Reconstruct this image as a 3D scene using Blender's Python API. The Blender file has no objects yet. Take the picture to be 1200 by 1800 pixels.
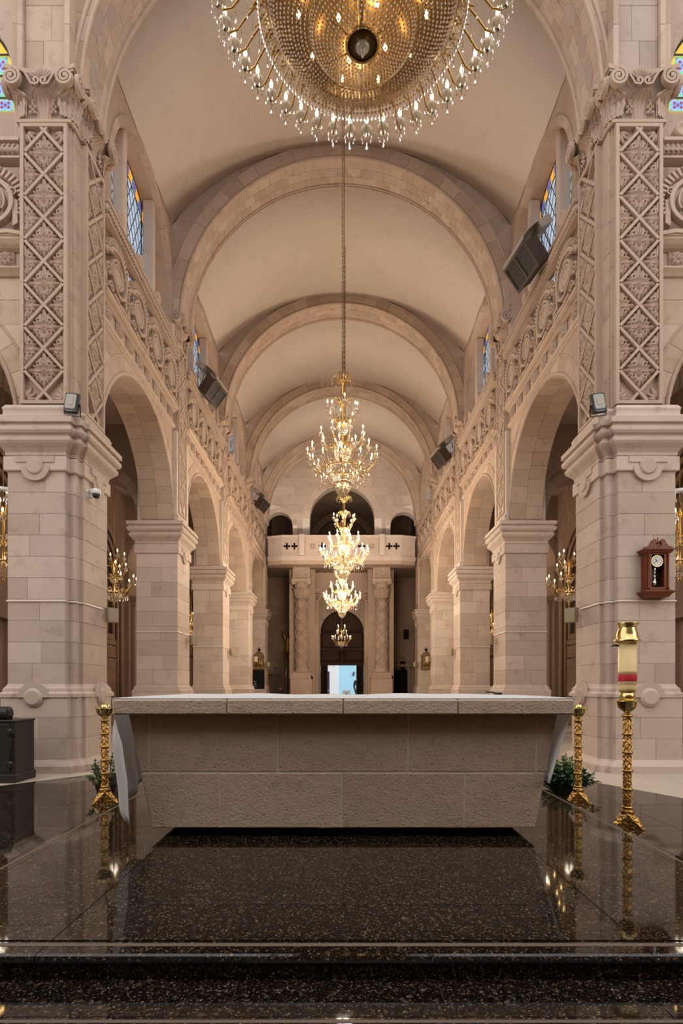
import bpy, math, random
from mathutils import Vector, Matrix
from math import sin, cos, pi, sqrt, atan2, radians as R
random.seed(7)
SC = bpy.context.scene
COL = SC.collection

# ------------------------------------------------------------------ camera, world, lights, exposure
E = 1.14                                   # eye height above the lower floor
cam = bpy.data.cameras.new('camera')
cam.sensor_fit = 'VERTICAL'; cam.sensor_height = 36; cam.lens = 20.0
cam.shift_y = 305 / 1800.0
cam.clip_start = 0.05; cam.clip_end = 200
camo = bpy.data.objects.new('camera', cam); COL.objects.link(camo)
camo.location = (0, 0, E); camo.rotation_euler = (pi / 2, 0, 0)
SC.camera = camo

wd = bpy.data.worlds.new('sky'); SC.world = wd; wd.use_nodes = True
nt = wd.node_tree
bg = nt.nodes['Background']
bg.inputs['Color'].default_value = (0.90, 0.94, 1.0, 1); bg.inputs['Strength'].default_value = 2.0

def area_light(name, loc, rot, size, power, col, size_y=None):
    l = bpy.data.lights.new(name, 'AREA'); l.energy = power; l.color = col
    l.shape = 'RECTANGLE' if size_y else 'SQUARE'
    l.size = size
    if size_y: l.size_y = size_y
    o = bpy.data.objects.new(name, l); COL.objects.link(o)
    o.location = loc; o.rotation_euler = rot
    return o
# daylight falling from the windows of the crossing dome, above and behind the camera
area_light('dome_daylight', (0, 1.2, 14.5), (R(20), 0, 0), 5.0, 190, (1.0, 0.88, 0.76))
# the high windows of both transept arms
area_light('transept_daylight', (-8.0, 1.5, 5.2), (0, R(-84), R(38)), 3.0, 200, (1.0, 0.89, 0.79), 4.0)
area_light('transept_daylight', (8.0, 1.5, 5.2), (0, R(84), R(-38)), 3.0, 200, (1.0, 0.89, 0.79), 4.0)

# added spots without fixtures, brightening the choir end wall
for sx_ in (-1, 1):
    l_ = bpy.data.lights.new('choir_fill_spot', 'SPOT'); l_.energy = 750; l_.color = (1.0, .89, .76); l_.spot_size = R(75); l_.spot_blend = .9; l_.shadow_soft_size = .08
    o_ = bpy.data.objects.new('choir_fill_spot', l_); COL.objects.link(o_); o_.location = (sx_ * 3.15, 21.2, 4.9)
    o_.rotation_euler = (Vector((0, 27, 10.2)) - o_.location).to_track_quat('-Z', 'Y').to_euler()
vs = SC.view_settings
vs.view_transform = 'Standard'; vs.look = 'None'; vs.gamma = 1.0; vs.use_curve_mapping = False
vs.exposure = -0.26
cy = SC.cycles
cy.use_denoising = True
cy.max_bounces = 7; cy.diffuse_bounces = 4; cy.glossy_bounces = 3; cy.transmission_bounces = 4; cy.transparent_max_bounces = 6
cy.caustics_reflective = False; cy.caustics_refractive = False
cy.sample_clamp_indirect = 4.0; cy.sample_clamp_direct = 0.0
cy.use_adaptive_sampling = True; cy.adaptive_threshold = 0.015
try: cy.use_light_tree = True
except Exception: pass

# ------------------------------------------------------------------ materials
MATS = {}
def new_mat(name):
    m = bpy.data.materials.new(name); m.use_nodes = True
    MATS[name] = m
    return m, m.node_tree.nodes, m.node_tree.links, m.node_tree.nodes['Principled BSDF']
def plain(name, col, rough=0.6, metal=0.0, spec=0.5):
    m, n, l, b = new_mat(name)
    b.inputs['Base Color'].default_value = (*col, 1); b.inputs['Roughness'].default_value = rough
    b.inputs['Metallic'].default_value = metal; b.inputs['Specular IOR Level'].default_value = spec
    return m
def emis(name, col, s):
    m, n, l, b = new_mat(name)
    b.inputs['Base Color'].default_value = (*[c * .5 for c in col], 1); b.inputs['Roughness'].default_value = .35
    b.inputs['Emission Color'].default_value = (*col, 1); b.inputs['Emission Strength'].default_value = s
    return m
def stone(name, c1, c2, stain, bump=0.25, scale=1.0, rnd=0.22, rough=0.85, pits=False):
    """quarried stone: two tones in soft clouds, each block its own tone, faint stains, fine grain"""
    m, n, l, b = new_mat(name)
    geo = n.new('ShaderNodeNewGeometry'); oi = n.new('ShaderNodeObjectInfo')
    n1 = n.new('ShaderNodeTexNoise'); n1.inputs['Scale'].default_value = 1.3 * scale; n1.inputs['Detail'].default_value = 5
    n2 = n.new('ShaderNodeTexNoise'); n2.inputs['Scale'].default_value = 45 * scale; n2.inputs['Detail'].default_value = 3
    n3 = n.new('ShaderNodeTexNoise'); n3.inputs['Scale'].default_value = 4.5 * scale; n3.inputs['Detail'].default_value = 6; n3.inputs['Roughness'].default_value = .7
    for t in (n1, n2, n3): l.new(geo.outputs['Position'], t.inputs['Vector'])
    mx = n.new('ShaderNodeMix'); mx.data_type = 'RGBA'
    mx.inputs[6].default_value = (*c1, 1); mx.inputs[7].default_value = (*c2, 1)
    add = n.new('ShaderNodeMath'); add.operation = 'MULTIPLY_ADD'
    l.new(oi.outputs['Random'], add.inputs[0]); add.inputs[1].default_value = rnd * 3.2
    sub = n.new('ShaderNodeMath'); sub.operation = 'SUBTRACT'; l.new(n1.outputs['Fac'], sub.inputs[0]); sub.inputs[1].default_value = rnd * 1.6
    l.new(sub.outputs[0], add.inputs[2]); add.use_clamp = True
    l.new(add.outputs[0], mx.inputs[0])
    rp = n.new('ShaderNodeValToRGB'); rp.color_ramp.elements[0].position = .54; rp.color_ramp.elements[1].position = .72
    rp.color_ramp.elements[1].color = (.68, .68, .68, 1); rp.color_ramp.elements[0].color = (0, 0, 0, 1)
    l.new(n3.outputs['Fac'], rp.inputs[0])
    mx2 = n.new('ShaderNodeMix'); mx2.data_type = 'RGBA'; l.new(rp.outputs[0], mx2.inputs[0])
    l.new(mx.outputs[2], mx2.inputs[6]); mx2.inputs[7].default_value = (*stain, 1)
    l.new(mx2.outputs[2], b.inputs['Base Color'])
    b.inputs['Roughness'].default_value = rough; b.inputs['Specular IOR Level'].default_value = .25
    bp = n.new('ShaderNodeBump'); bp.inputs['Strength'].default_value = bump; bp.inputs['Distance'].default_value = .012
    ma = n.new('ShaderNodeMath'); ma.operation = 'MULTIPLY_ADD'; l.new(n2.outputs['Fac'], ma.inputs[0]); ma.inputs[1].default_value = .5
    l.new(n3.outputs['Fac'], ma.inputs[2])
    h = ma.outputs[0]
    if pits:
        vo = n.new('ShaderNodeTexVoronoi'); vo.inputs['Scale'].default_value = 26; l.new(geo.outputs['Position'], vo.inputs['Vector'])
        vr = n.new('ShaderNodeValToRGB'); vr.color_ramp.elements[0].position = .05; vr.color_ramp.elements[1].position = .18
        l.new(vo.outputs['Distance'], vr.inputs[0])
        mp = n.new('ShaderNodeMath'); mp.operation = 'MULTIPLY_ADD'; l.new(vr.outputs[0], mp.inputs[0]); mp.inputs[1].default_value = .5
        l.new(h, mp.inputs[2]); h = mp.outputs[0]
    l.new(h, bp.inputs['Height']); l.new(bp.outputs[0], b.inputs['Normal'])
    return m
stone('stone', (.46, .352, .278), (.59, .468, .38), (.33, .24, .18), .3, rnd=.28)
stone('stone_warm', (.40, .28, .20), (.51, .375, .28), (.29, .195, .135), .3, rnd=.3)
stone('stone_carved', (.41, .29, .21), (.49, .36, .27), (.33, .225, .16), .15, rnd=.12)
stone('mortar', (.62, .55, .48), (.68, .60, .53), (.5, .42, .36), .2)
stone('altar_mortar', (.52, .45, .38), (.62, .55, .47), (.40, .33, .26), .5, 3)
stone('mortar_warm', (.50, .40, .32), (.56, .46, .38), (.4, .3, .22), .2)
stone('plaster', (.55, .435, .345), (.62, .505, .41), (.49, .385, .30), .05, .6, 0.0, .9)
stone('altar_stone', (.45, .325, .24), (.54, .40, .305), (.37, .26, .185), 1.0, 1.5, .22, .9, True)
stone('cream_floor', (.50, .41, .32), (.57, .48, .38), (.44, .36, .28), .03, 1, .1, .35)
stone('shaded_stone', (.185, .118, .078), (.24, .158, .106), (.14, .085, .055), .3, 1, .3)  # darker stone copy with the shade of aisles, narthex and choir painted in
stone('old_stone', (.36, .27, .21), (.44, .335, .265), (.27, .19, .14), .3, 1, .3)

def granite():
    m, n, l, b = new_mat('granite')
    geo = n.new('ShaderNodeNewGeometry')
    vo = n.new('ShaderNodeTexVoronoi'); vo.inputs['Scale'].default_value = 180; vo.inputs['Randomness'].default_value = 1
    vo2 = n.new('ShaderNodeTexVoronoi'); vo2.inputs['Scale'].default_value = 75
    ns = n.new('ShaderNodeTexNoise'); ns.inputs['Scale'].default_value = 22; ns.inputs['Detail'].default_value = 4
    mp = n.new('ShaderNodeVectorMath'); mp.operation = 'MULTIPLY_ADD'
    l.new(ns.outputs['Color'], mp.inputs[0]); mp.inputs[1].default_value = (.03, .03, .03); l.new(geo.outputs['Position'], mp.inputs[2])
    l.new(geo.outputs['Position'], ns.inputs['Vector'])
    l.new(mp.outputs[0], vo.inputs['Vector']); l.new(mp.outputs[0], vo2.inputs['Vector'])
    s1 = n.new('ShaderNodeSeparateColor'); l.new(vo.outputs['Color'], s1.inputs[0])
    s2 = n.new('ShaderNodeSeparateColor'); l.new(vo2.outputs['Color'], s2.inputs[0])
    r1 = n.new('ShaderNodeValToRGB'); cr = r1.color_ramp
    cr.elements[0].position = 0; cr.elements[0].color = (.004, .003, .0025, 1)
    cr.elements[1].position = .55; cr.elements[1].color = (.011, .007, .0045, 1)
    for p, c in ((.80, (.032, .019, .010)), (.90, (.075, .045, .025)), (.945, (.20, .145, .09)), (.972, (.04, .05, .04))):
        e = cr.elements.new(p); e.color = (*c, 1)
    cr.interpolation = 'CONSTANT'
    l.new(s1.outputs[0], r1.inputs[0])
    r2 = n.new('ShaderNodeValToRGB'); cr = r2.color_ramp; cr.interpolation = 'CONSTANT'
    cr.elements[0].color = (0, 0, 0, 1); cr.elements[1].position = .93; cr.elements[1].color = (.045, .032, .02, 1)
    l.new(s2.outputs[1], r2.inputs[0])
    ad = n.new('ShaderNodeMix'); ad.data_type = 'RGBA'; ad.blend_type = 'ADD'; ad.inputs[0].default_value = 1
    l.new(r1.outputs[0], ad.inputs[6]); l.new(r2.outputs[0], ad.inputs[7])
    l.new(ad.outputs[2], b.inputs['Base Color'])
    b.inputs['Roughness'].default_value = .045; b.inputs['Specular IOR Level'].default_value = .5
    return m
granite()
plain('granite_joint', (.16, .12, .09), .5)
plain('strip', (.13, .095, .07), .45)
stone('cloth', (.80, .78, .76), (.84, .82, .80), (.78, .76, .74), .04, 8, 0, .95)
def cloth_translucency(m):   # cloth translucency: thin linen lets some light through
    n, l = m.node_tree.nodes, m.node_tree.links
    b = n['Principled BSDF']; t = n.new('ShaderNodeBsdfTranslucent'); t.inputs['Color'].default_value = (.82, .80, .77, 1)
    x = n.new('ShaderNodeMixShader'); x.inputs[0].default_value = .35
    l.new(b.outputs[0], x.inputs[1]); l.new(t.outputs[0], x.inputs[2]); l.new(x.outputs[0], n['Material Output'].inputs[0])
cloth_translucency(MATS['cloth'])
plain('brass', (.52, .31, .09), .28, 1.0)
plain('brass_polished', (.68, .50, .20), .16, 1.0)
def gilt_relief():
    m, n, l, b = new_mat('brass_relief')
    b.inputs['Base Color'].default_value = (.47, .26, .08, 1); b.inputs['Metallic'].default_value = 1; b.inputs['Roughness'].default_value = .38
    geo = n.new('ShaderNodeNewGeometry'); vo = n.new('ShaderNodeTexVoronoi'); vo.inputs['Scale'].default_value = 55; vo.feature = 'SMOOTH_F1'
    l.new(geo.outputs['Position'], vo.inputs['Vector'])
    bp = n.new('ShaderNodeBump'); bp.inputs['Strength'].default_value = .9; bp.inputs['Distance'].default_value = .012
    l.new(vo.outputs['Distance'], bp.inputs['Height']); l.new(bp.outputs[0], b.inputs['Normal'])
gilt_relief()
plain('gilt', (.46, .29, .10), .35, .9)
plain('gilt_dark', (.30, .19, .07), .4, .8)
plain('wax', (.90, .67, .32), .45, 0, .3)
plain('red_band', (.55, .015, .03), .6)
plain('lace_gold', (.50, .34, .17), .6)
plain('mahogany', (.155, .034, .009), .36, 0, .3)
plain('dark_wood', (.026, .011, .005), .65, 0, .12)
plain('dark_wood_panel', (.042, .018, .008), .6, 0, .15)
plain('black_interior', (.008, .005, .004), .8, 0, .08)
plain('clock_face', (.75, .74, .70), .5)
plain('ink', (.01, .01, .01), .5)
plain('steel', (.55, .53, .50), .25, 1.0)
plain('silver', (.72, .68, .6), .2, 1.0)
plain('black_metal', (.018, .016, .014), .35, .3)
plain('dark_bronze', (.030, .026, .023), .38, .5)
plain('black_plastic', (.012, .011, .010), .45)
plain('speaker_grille', (.014, .010, .008), .6)
plain('speaker_wood', (.05, .030, .02), .5)
plain('grey_sheet', (.36, .29, .24), .55)
plain('white_plastic', (.74, .71, .66), .4)
plain('conduit', (.70, .62, .54), .5)
plain('beige_plastic', (.36, .285, .18), .55, 0, .3)
plain('lens_glass', (.35, .33, .28), .15)
plain('led_panel', (.38, .33, .22), .4)
plain('iron', (.02, .014, .010), .5)
plain('lead', (.015, .015, .015), .5)
plain('leaf', (.03, .085, .018), .45)
plain('leaf_light', (.10, .20, .05), .45)
plain('petal', (.75, .73, .66), .6)
plain('gold_leaf', (.70, .42, .10), .3, 1.0)
plain('dark_frame', (.030, .016, .008), .4)
plain('picture_brown', (.16, .10, .05), .5)
plain('notice_black', (.006, .006, .006), .6, 0, .15)
plain('notice_print', (.35, .33, .30), .6)
plain('fabric_dark', (.012, .014, .022), .9)
plain('fabric_pink', (.5, .12, .2), .9)
plain('skin', (.30, .17, .11), .6)
plain('hair', (.008, .006, .005), .6)
plain('street_blue', (.50, .84, .98), .9)
plain('street_white', (.92, .92, .92), .9)
plain('street_paving', (.45, .43, .40), .8)
plain('sign_dark', (.02, .025, .05), .5)
plain('sign_white', (.8, .8, .8), .5)
plain('sign_blue', (.05, .12, .35), .5)
emis('glass_clear', (.60, .74, .93), .62)
emis('glass_orange', (1.0, .40, .04), 1.0)
emis('glass_yellow', (1.0, .62, .06), .75)
emis('glass_green', (.25, .80, .38), .55)
emis('glass_blue', (.12, .16, .80), .55)
emis('glass_sky', (.32, .55, .98), .75)
emis('glass_red', (.45, .01, .07), .5)
emis('glass_purple', (.36, .12, .46), .6)
emis('bulb', (1.0, .62, .24), 26.0)
emis('votive', (1.0, .05, .03), 1.5)
def crystal(name, col, tr, rough=.12, spec=1.0):
    m, n, l, b = new_mat(name)
    out = n['Material Output']
    t = n.new('ShaderNodeBsdfTranslucent'); t.inputs['Color'].default_value = (*col, 1)
    g = n.new('ShaderNodeBsdfGlossy'); g.inputs['Roughness'].default_value = rough; g.inputs['Color'].default_value = (1, .95, .88, 1)
    d = n.new('ShaderNodeBsdfDiffuse'); d.inputs['Color'].default_value = (*col, 1)
    m1 = n.new('ShaderNodeMixShader'); m1.inputs[0].default_value = tr; l.new(d.outputs[0], m1.inputs[1]); l.new(t.outputs[0], m1.inputs[2])
    fr = n.new('ShaderNodeFresnel'); fr.inputs['IOR'].default_value = 1.4 if spec < 1 else 1.7
    m2 = n.new('ShaderNodeMixShader'); l.new(fr.outputs[0], m2.inputs[0]); l.new(m1.outputs[0], m2.inputs[1]); l.new(g.outputs[0], m2.inputs[2])
    l.new(m2.outputs[0], out.inputs[0])
crystal('crystal', (.85, .70, .50), .6)
crystal('basket_crystal', (.62, .44, .27), .55, .2)
crystal('cup_glass', (.92, .80, .64), .62, .3, .3)
crystal('crystal_clear', (.80, .70, .56), .5)
crystal('candle_tube', (.85, .75, .6), .5, .3)

# ------------------------------------------------------------------ object helpers
def new_ob(name, data, parent=None, loc=(0, 0, 0), rotz=0.0, scale=None):
    o = bpy.data.objects.new(name, data); COL.objects.link(o)
    o.location = loc
    if rotz: o.rotation_euler = (0, 0, rotz)
    if scale: o.scale = scale
    if parent is not None: o.parent = parent
    return o
def tag(o, label=None, cat=None, group=None, kind=None):
    if label: o['label'] = label
    if cat: o['category'] = cat
    if group: o['group'] = group
    if kind: o['kind'] = kind
    return o
def thing(name, label, cat, loc=(0, 0, 0), rotz=0.0, group=None, kind=None, scale=None):
    o = new_ob(name, None, None, loc, rotz, scale)
    o.empty_display_size = .1
    return tag(o, label, cat, group, kind)
def copy_tree(o, parent=None):
    c = o.copy(); COL.objects.link(c)
    if parent is not None: c.parent = parent
    for ch in KIDS.get(o.name, []):
        k = copy_tree(ch, c)
        KIDS.setdefault(c.name, []).append(k)
    return c
KIDS = {}

_ck = {}
def _cbox_faces():
    # chamfered box: vertex (i,j,k,axis) ; 24 verts
    idx = {}
    vs_ = []
    for i in (0, 1):
        for j in (0, 1):
            for k in (0, 1):
                for a in range(3):
                    idx[(i, j, k, a)] = len(vs_); vs_.append((i, j, k, a))
    fs = []
    for s in (0, 1):
        f = [idx[(s, 0, 0, 0)], idx[(s, 1, 0, 0)], idx[(s, 1, 1, 0)], idx[(s, 0, 1, 0)]]; fs.append(f if s else f[::-1])
        f = [idx[(0, s, 0, 1)], idx[(1, s, 0, 1)], idx[(1, s, 1, 1)], idx[(0, s, 1, 1)]]; fs.append(f[::-1] if s else f)
        f = [idx[(0, 0, s, 2)], idx[(1, 0, s, 2)], idx[(1, 1, s, 2)], idx[(0, 1, s, 2)]]; fs.append(f if s else f[::-1])
    for s in (0, 1):
        for t in (0, 1):
            f = [idx[(s, t, 0, 0)], idx[(s, t, 1, 0)], idx[(s, t, 1, 1)], idx[(s, t, 0, 1)]]; fs.append(f if (s ^ t) else f[::-1])
            f = [idx[(s, 0, t, 0)], idx[(s, 1, t, 0)], idx[(s, 1, t, 2)], idx[(s, 0, t, 2)]]; fs.append(f[::-1] if (s ^ t) else f)
            f = [idx[(0, s, t, 1)], idx[(1, s, t, 1)], idx[(1, s, t, 2)], idx[(0, s, t, 2)]]; fs.append(f if (s ^ t) else f[::-1])
    for i in (0, 1):
        for j in (0, 1):
            for k in (0, 1):
                f = [idx[(i, j, k, 0)], idx[(i, j, k, 1)], idx[(i, j, k, 2)]]
                fs.append(f if (i + j + k) % 2 else f[::-1])
    return vs_, fs
_CBV, _CBF = _cbox_faces()

class MB:
    """collects shapes; build() links them as one mesh object"""
    def __init__(s): s.v = []; s.f = []; s.m = []; s.sm = []; s.cur = 0; s.smooth = False
    def add(s, vs_, fs):
        b = len(s.v); s.v.extend(vs_)
        for f in fs: s.f.append([b + i for i in f]); s.m.append(s.cur); s.sm.append(s.smooth)
        return s
    def box(s, x0, x1, y0, y1, z0, z1):
        return s.add([(x0, y0, z0), (x1, y0, z0), (x1, y1, z0), (x0, y1, z0), (x0, y0, z1), (x1, y0, z1), (x1, y1, z1), (x0, y1, z1)],
                     [(0, 3, 2, 1), (4, 5, 6, 7), (0, 1, 5, 4), (1, 2, 6, 5), (2, 3, 7, 6), (3, 0, 4, 7)])
    def cbox(s, x0, x1, y0, y1, z0, z1, c=.006):
        lo = (x0, y0, z0); hi = (x1, y1, z1); out = []
        for (i, j, k, a) in _CBV:
            p = []
            for ax, t in enumerate((i, j, k)):
                q = hi[ax] if t else lo[ax]
                if ax != a: q += -c if t else c
                p.append(q)
            out.append(tuple(p))
        return s.add(out, _CBF)
    def prism(s, poly, fr, d0, d1):
        """poly in frame (u,v); fr maps (u,v,d) to xyz, d outward"""
        n = len(poly)
        vs_ = [fr(a, b, d0) for a, b in poly] + [fr(a, b, d1) for a, b in poly]
        fs = [tuple(range(n))[::-1], tuple(range(n, 2 * n))] + [(i, (i + 1) % n, n + (i + 1) % n, n + i) for i in range(n)]
        return s.add(vs_, fs)
    def sector(s, c, r0, r1, a0, a1, fr, d0, d1, n=3):
        vs_ = []
        for i in range(n + 1):
            a = a0 + (a1 - a0) * i / n
            for r in (r0, r1):
                for d in (d0, d1): vs_.append(fr(c[0] + r * cos(a), c[1] + r * sin(a), d))
        fs = [(0, 1, 3, 2), (4 * n, 4 * n + 2, 4 * n + 3, 4 * n + 1)]
        for i in range(n):
            b = 4 * i; e = b + 4
            fs += [(b, e, e + 1, b + 1), (b + 2, b + 3, e + 3, e + 2), (b + 1, e + 1, e + 3, b + 3), (b, b + 2, e + 2, e)]
        return s.add(vs_, fs)
    def tube(s, pts, r, seg=6, caps=True, closed=False):
        pts = [Vector(p) for p in pts]; n = len(pts)
        rr = r if isinstance(r, (list, tuple)) else [r] * n
        vs_ = []; up = None
        for i, p in enumerate(pts):
            a = pts[(i - 1) % n] if closed else pts[max(i - 1, 0)]; c = pts[(i + 1) % n] if closed else pts[min(i + 1, n - 1)]
            t = (c - a)
            if t.length < 1e-9: t = Vector((0, 0, 1))
            t.normalize()
            if up is None:
                up = Vector((0, 0, 1)) if abs(t.z) < .9 else Vector((1, 0, 0))
            q = up - t * up.dot(t)
            if q.length < 1e-6: q = t.orthogonal()
            q.normalize(); up = q; w = t.cross(q)
            for k in range(seg):
                an = 2 * pi * k / seg
                vs_.append(tuple(p + (q * cos(an) + w * sin(an)) * rr[i]))
        fs = []
        for i in range(n if closed else n - 1):
            j = (i + 1) % n
            for k in range(seg):
                k2 = (k + 1) % seg
                fs.append((i * seg + k, i * seg + k2, j * seg + k2, j * seg + k))
        if caps and not closed:
            fs.append(tuple(range(seg))[::-1]); fs.append(tuple((n - 1) * seg + k for k in range(seg)))
        return s.add(vs_, fs)
    def lathe(s, prof, seg=16, c=(0, 0, 0), axis='z'):
        vs_ = []
        for r, z in prof:
            for k in range(seg):
                a = 2 * pi * k / seg
                if axis == 'z': vs_.append((c[0] + r * cos(a), c[1] + r * sin(a), c[2] + z))
                elif axis == 'y': vs_.append((c[0] + r * cos(a), c[1] + z, c[2] - r * sin(a)))
                else: vs_.append((c[0] + z, c[1] + r * cos(a), c[2] + r * sin(a)))
        fs = []
        n = len(prof)
        for i in range(n - 1):
            for k in range(seg):
                k2 = (k + 1) % seg
                fs.append((i * seg + k, i * seg + k2, (i + 1) * seg + k2, (i + 1) * seg + k))
        if prof[0][0] > 1e-6: fs.append(tuple(range(seg))[::-1])
        if prof[-1][0] > 1e-6: fs.append(tuple((n - 1) * seg + k for k in range(seg)))
        return s.add(vs_, fs)
    def band(s, path, w, fr, d0, d1):
        """flat ribbon of half-width w along a 2-D path, with thickness d0..d1"""
        n = len(path); ww = w if isinstance(w, (list, tuple)) else [w] * n
        vs_ = []
        for i, (a, b) in enumerate(path):
            p = path[max(i - 1, 0)]; q = path[min(i + 1, n - 1)]
            tx, ty = q[0] - p[0], q[1] - p[1]; L = sqrt(tx * tx + ty * ty) or 1
            nx, ny = -ty / L, tx / L
            for sgn in (-1, 1):
                for d in (d0, d1): vs_.append(fr(a + nx * ww[i] * sgn, b + ny * ww[i] * sgn, d))
        fs = [(0, 2, 3, 1), (4 * (n - 1), 4 * (n - 1) + 1, 4 * (n - 1) + 3, 4 * (n - 1) + 2)]
        for i in range(n - 1):
            b = 4 * i; e = b + 4
            fs += [(b + 1, b + 3, e + 3, e + 1), (b, e, e + 2, b + 2), (b, b + 1, e + 1, e), (b + 2, e + 2, e + 3, b + 3)]
        return s.add(vs_, fs)
    def sweep(s, plan, prof, closed=False, cap=True):
        """mitred moulding: plan = [(x,y)], prof = [(outset,z)]; outset to the right of travel"""
        n = len(plan); offs = []
        for i in range(n):
            p = plan[i]; a = plan[i - 1] if (i > 0 or closed) else None; c = plan[(i + 1) % n] if (i < n - 1 or closed) else None
            ns = []
            for (q, r_) in ((a, p), (p, c)):
                if q is None or r_ is None: continue
                dx, dy = r_[0] - q[0], r_[1] - q[1]; L = sqrt(dx * dx + dy * dy)
                ns.append((dy / L, -dx / L))
            if len(ns) == 1: offs.append(ns[0])
            else:
                mx, my = ns[0][0] + ns[1][0], ns[0][1] + ns[1][1]
                d = 1 + ns[0][0] * ns[1][0] + ns[0][1] * ns[1][1]
                offs.append((mx / d, my / d))
        m = len(prof); vs_ = []
        for i in range(n):
            for o, z in prof: vs_.append((plan[i][0] + offs[i][0] * o, plan[i][1] + offs[i][1] * o, z))
        fs = []
        for i in range(n if closed else n - 1):
            j = (i + 1) % n
            for k in range(m - 1): fs.append((i * m + k, j * m + k, j * m + k + 1, i * m + k + 1))
        if cap and not closed:
            fs.append(tuple(range(m))); fs.append(tuple((n - 1) * m + k for k in range(m))[::-1])
        return s.add(vs_, fs)
    def octa(s, c, r, h):
        x, y, z = c
        return s.add([(x + r, y, z), (x, y + r, z), (x - r, y, z), (x, y - r, z), (x, y, z + h), (x, y, z - h)],
                     [(0, 1, 4), (1, 2, 4), (2, 3, 4), (3, 0, 4), (1, 0, 5), (2, 1, 5), (3, 2, 5), (0, 3, 5)])
    def drop(s, c, r, h):
        """pear drop hanging down from c"""
        x, y, z = c
        return s.add([(x, y, z), (x + r, y, z - .72 * h), (x, y + r, z - .72 * h), (x - r, y, z - .72 * h), (x, y - r, z - .72 * h), (x, y, z - h)],
                     [(0, 2, 1), (0, 3, 2), (0, 4, 3), (0, 1, 4), (1, 2, 5), (2, 3, 5), (3, 4, 5), (4, 1, 5)])
    def mesh(s, name, mats, mirror=False):
        me = bpy.data.meshes.new(name)
        vs_ = [(-x, y, z) for x, y, z in s.v] if mirror else s.v
        fs = [f[::-1] for f in s.f] if mirror else s.f
        me.from_pydata(vs_, [], fs)
        if isinstance(mats, str): mats = [mats]
        for m in mats: me.materials.append(MATS[m])
        if len(mats) > 1: me.polygons.foreach_set('material_index', s.m)
        if any(s.sm): me.polygons.foreach_set('use_smooth', s.sm)
        me.update()
        return me
    def build(s, name, mats, parent=None, off=(0, 0, 0), mirror=False, centre=False, loc=None, rotz=0):
        """coordinates minus off are local to the parent; centre=True puts the origin in the middle of the piece"""
        if off != (0, 0, 0): s.v = [(x - off[0], y - off[1], z - off[2]) for x, y, z in s.v]
        o_loc = (0, 0, 0)
        if centre:
            xs, ys, zs = zip(*s.v)
            c = ((min(xs) + max(xs)) / 2, (min(ys) + max(ys)) / 2, (min(zs) + max(zs)) / 2)
            s.v = [(x - c[0], y - c[1], z - c[2]) for x, y, z in s.v]
            o_loc = (-c[0] if mirror else c[0], c[1], c[2])
        me = s.mesh(name, mats, mirror)
        o = new_ob(name, me, parent, loc if loc else o_loc, rotz)
        if parent is not None: KIDS.setdefault(parent.name, []).append(o)
        return o
def put(name, me, parent, loc=(0, 0, 0), rotz=0.0, scale=None):
    o = new_ob(name, me, parent, loc, rotz, scale)
    if parent is not None: KIDS.setdefault(parent.name, []).append(o)
    return o
FRONT = lambda u, v, d: (u, -d, v)                    # facing the camera (-y)
def front_at(y0): return lambda u, v, d: (u, y0 - d, v)
def nave_at(x0): return lambda u, v, d: (x0 - d, u, v)  # right-hand wall facing -x, u = y
def arcpts(c, r, a0, a1, n): return [(c[0] + r * cos(a0 + (a1 - a0) * i / n), c[1] + r * sin(a0 + (a1 - a0) * i / n)) for i in range(n + 1)]
def spiral(c, r0, r1, a0, a1, n): return [(c[0] + (r0 + (r1 - r0) * i / n) * cos(a0 + (a1 - a0) * i / n), c[1] + (r0 + (r1 - r0) * i / n) * sin(a0 + (a1 - a0) * i / n)) for i in range(n + 1)]
def clip_poly(poly, half):
    """Sutherland-Hodgman: half = list of (a,b,c) keeping a*x+b*y<=c"""
    for a, b, c in half:
        out = []
        for i in range(len(poly)):
            p, q = poly[i - 1], poly[i]
            dp, dq = a * p[0] + b * p[1] - c, a * q[0] + b * q[1] - c
            if (dp <= 0) != (dq <= 0):
                t = dp / (dp - dq); out.append((p[0] + (q[0] - p[0]) * t, p[1] + (q[1] - p[1]) * t))
            if dq <= 0: out.append(q)
        poly = out
        if len(poly) < 3: return []
    return poly

# ------------------------------------------------------------------ key measures
XN = 3.50          # nave face of the pillars
XW = 3.60          # wall plane above the arcade
XO = 4.28          # aisle side of the arcade wall
XA = 6.40          # outer wall of the aisles
ZS = 4.69          # springing of the arcade arches
ZC = 4.62          # top of the pillar cornices
ZG = 7.14          # gallery level
PIERS = [(7.72, 8.50), (12.15, 13.10), (16.80, 17.75), (21.45, 22.40), (26.10, 27.05)]
BAYS = [(8.50, 12.15), (13.10, 16.80), (17.75, 21.45), (22.40, 26.10)]
SIDES = ((1, 'right'), (-1, 'left'))
ORD = ['first', 'second', 'third', 'fourth', 'fifth']

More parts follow.
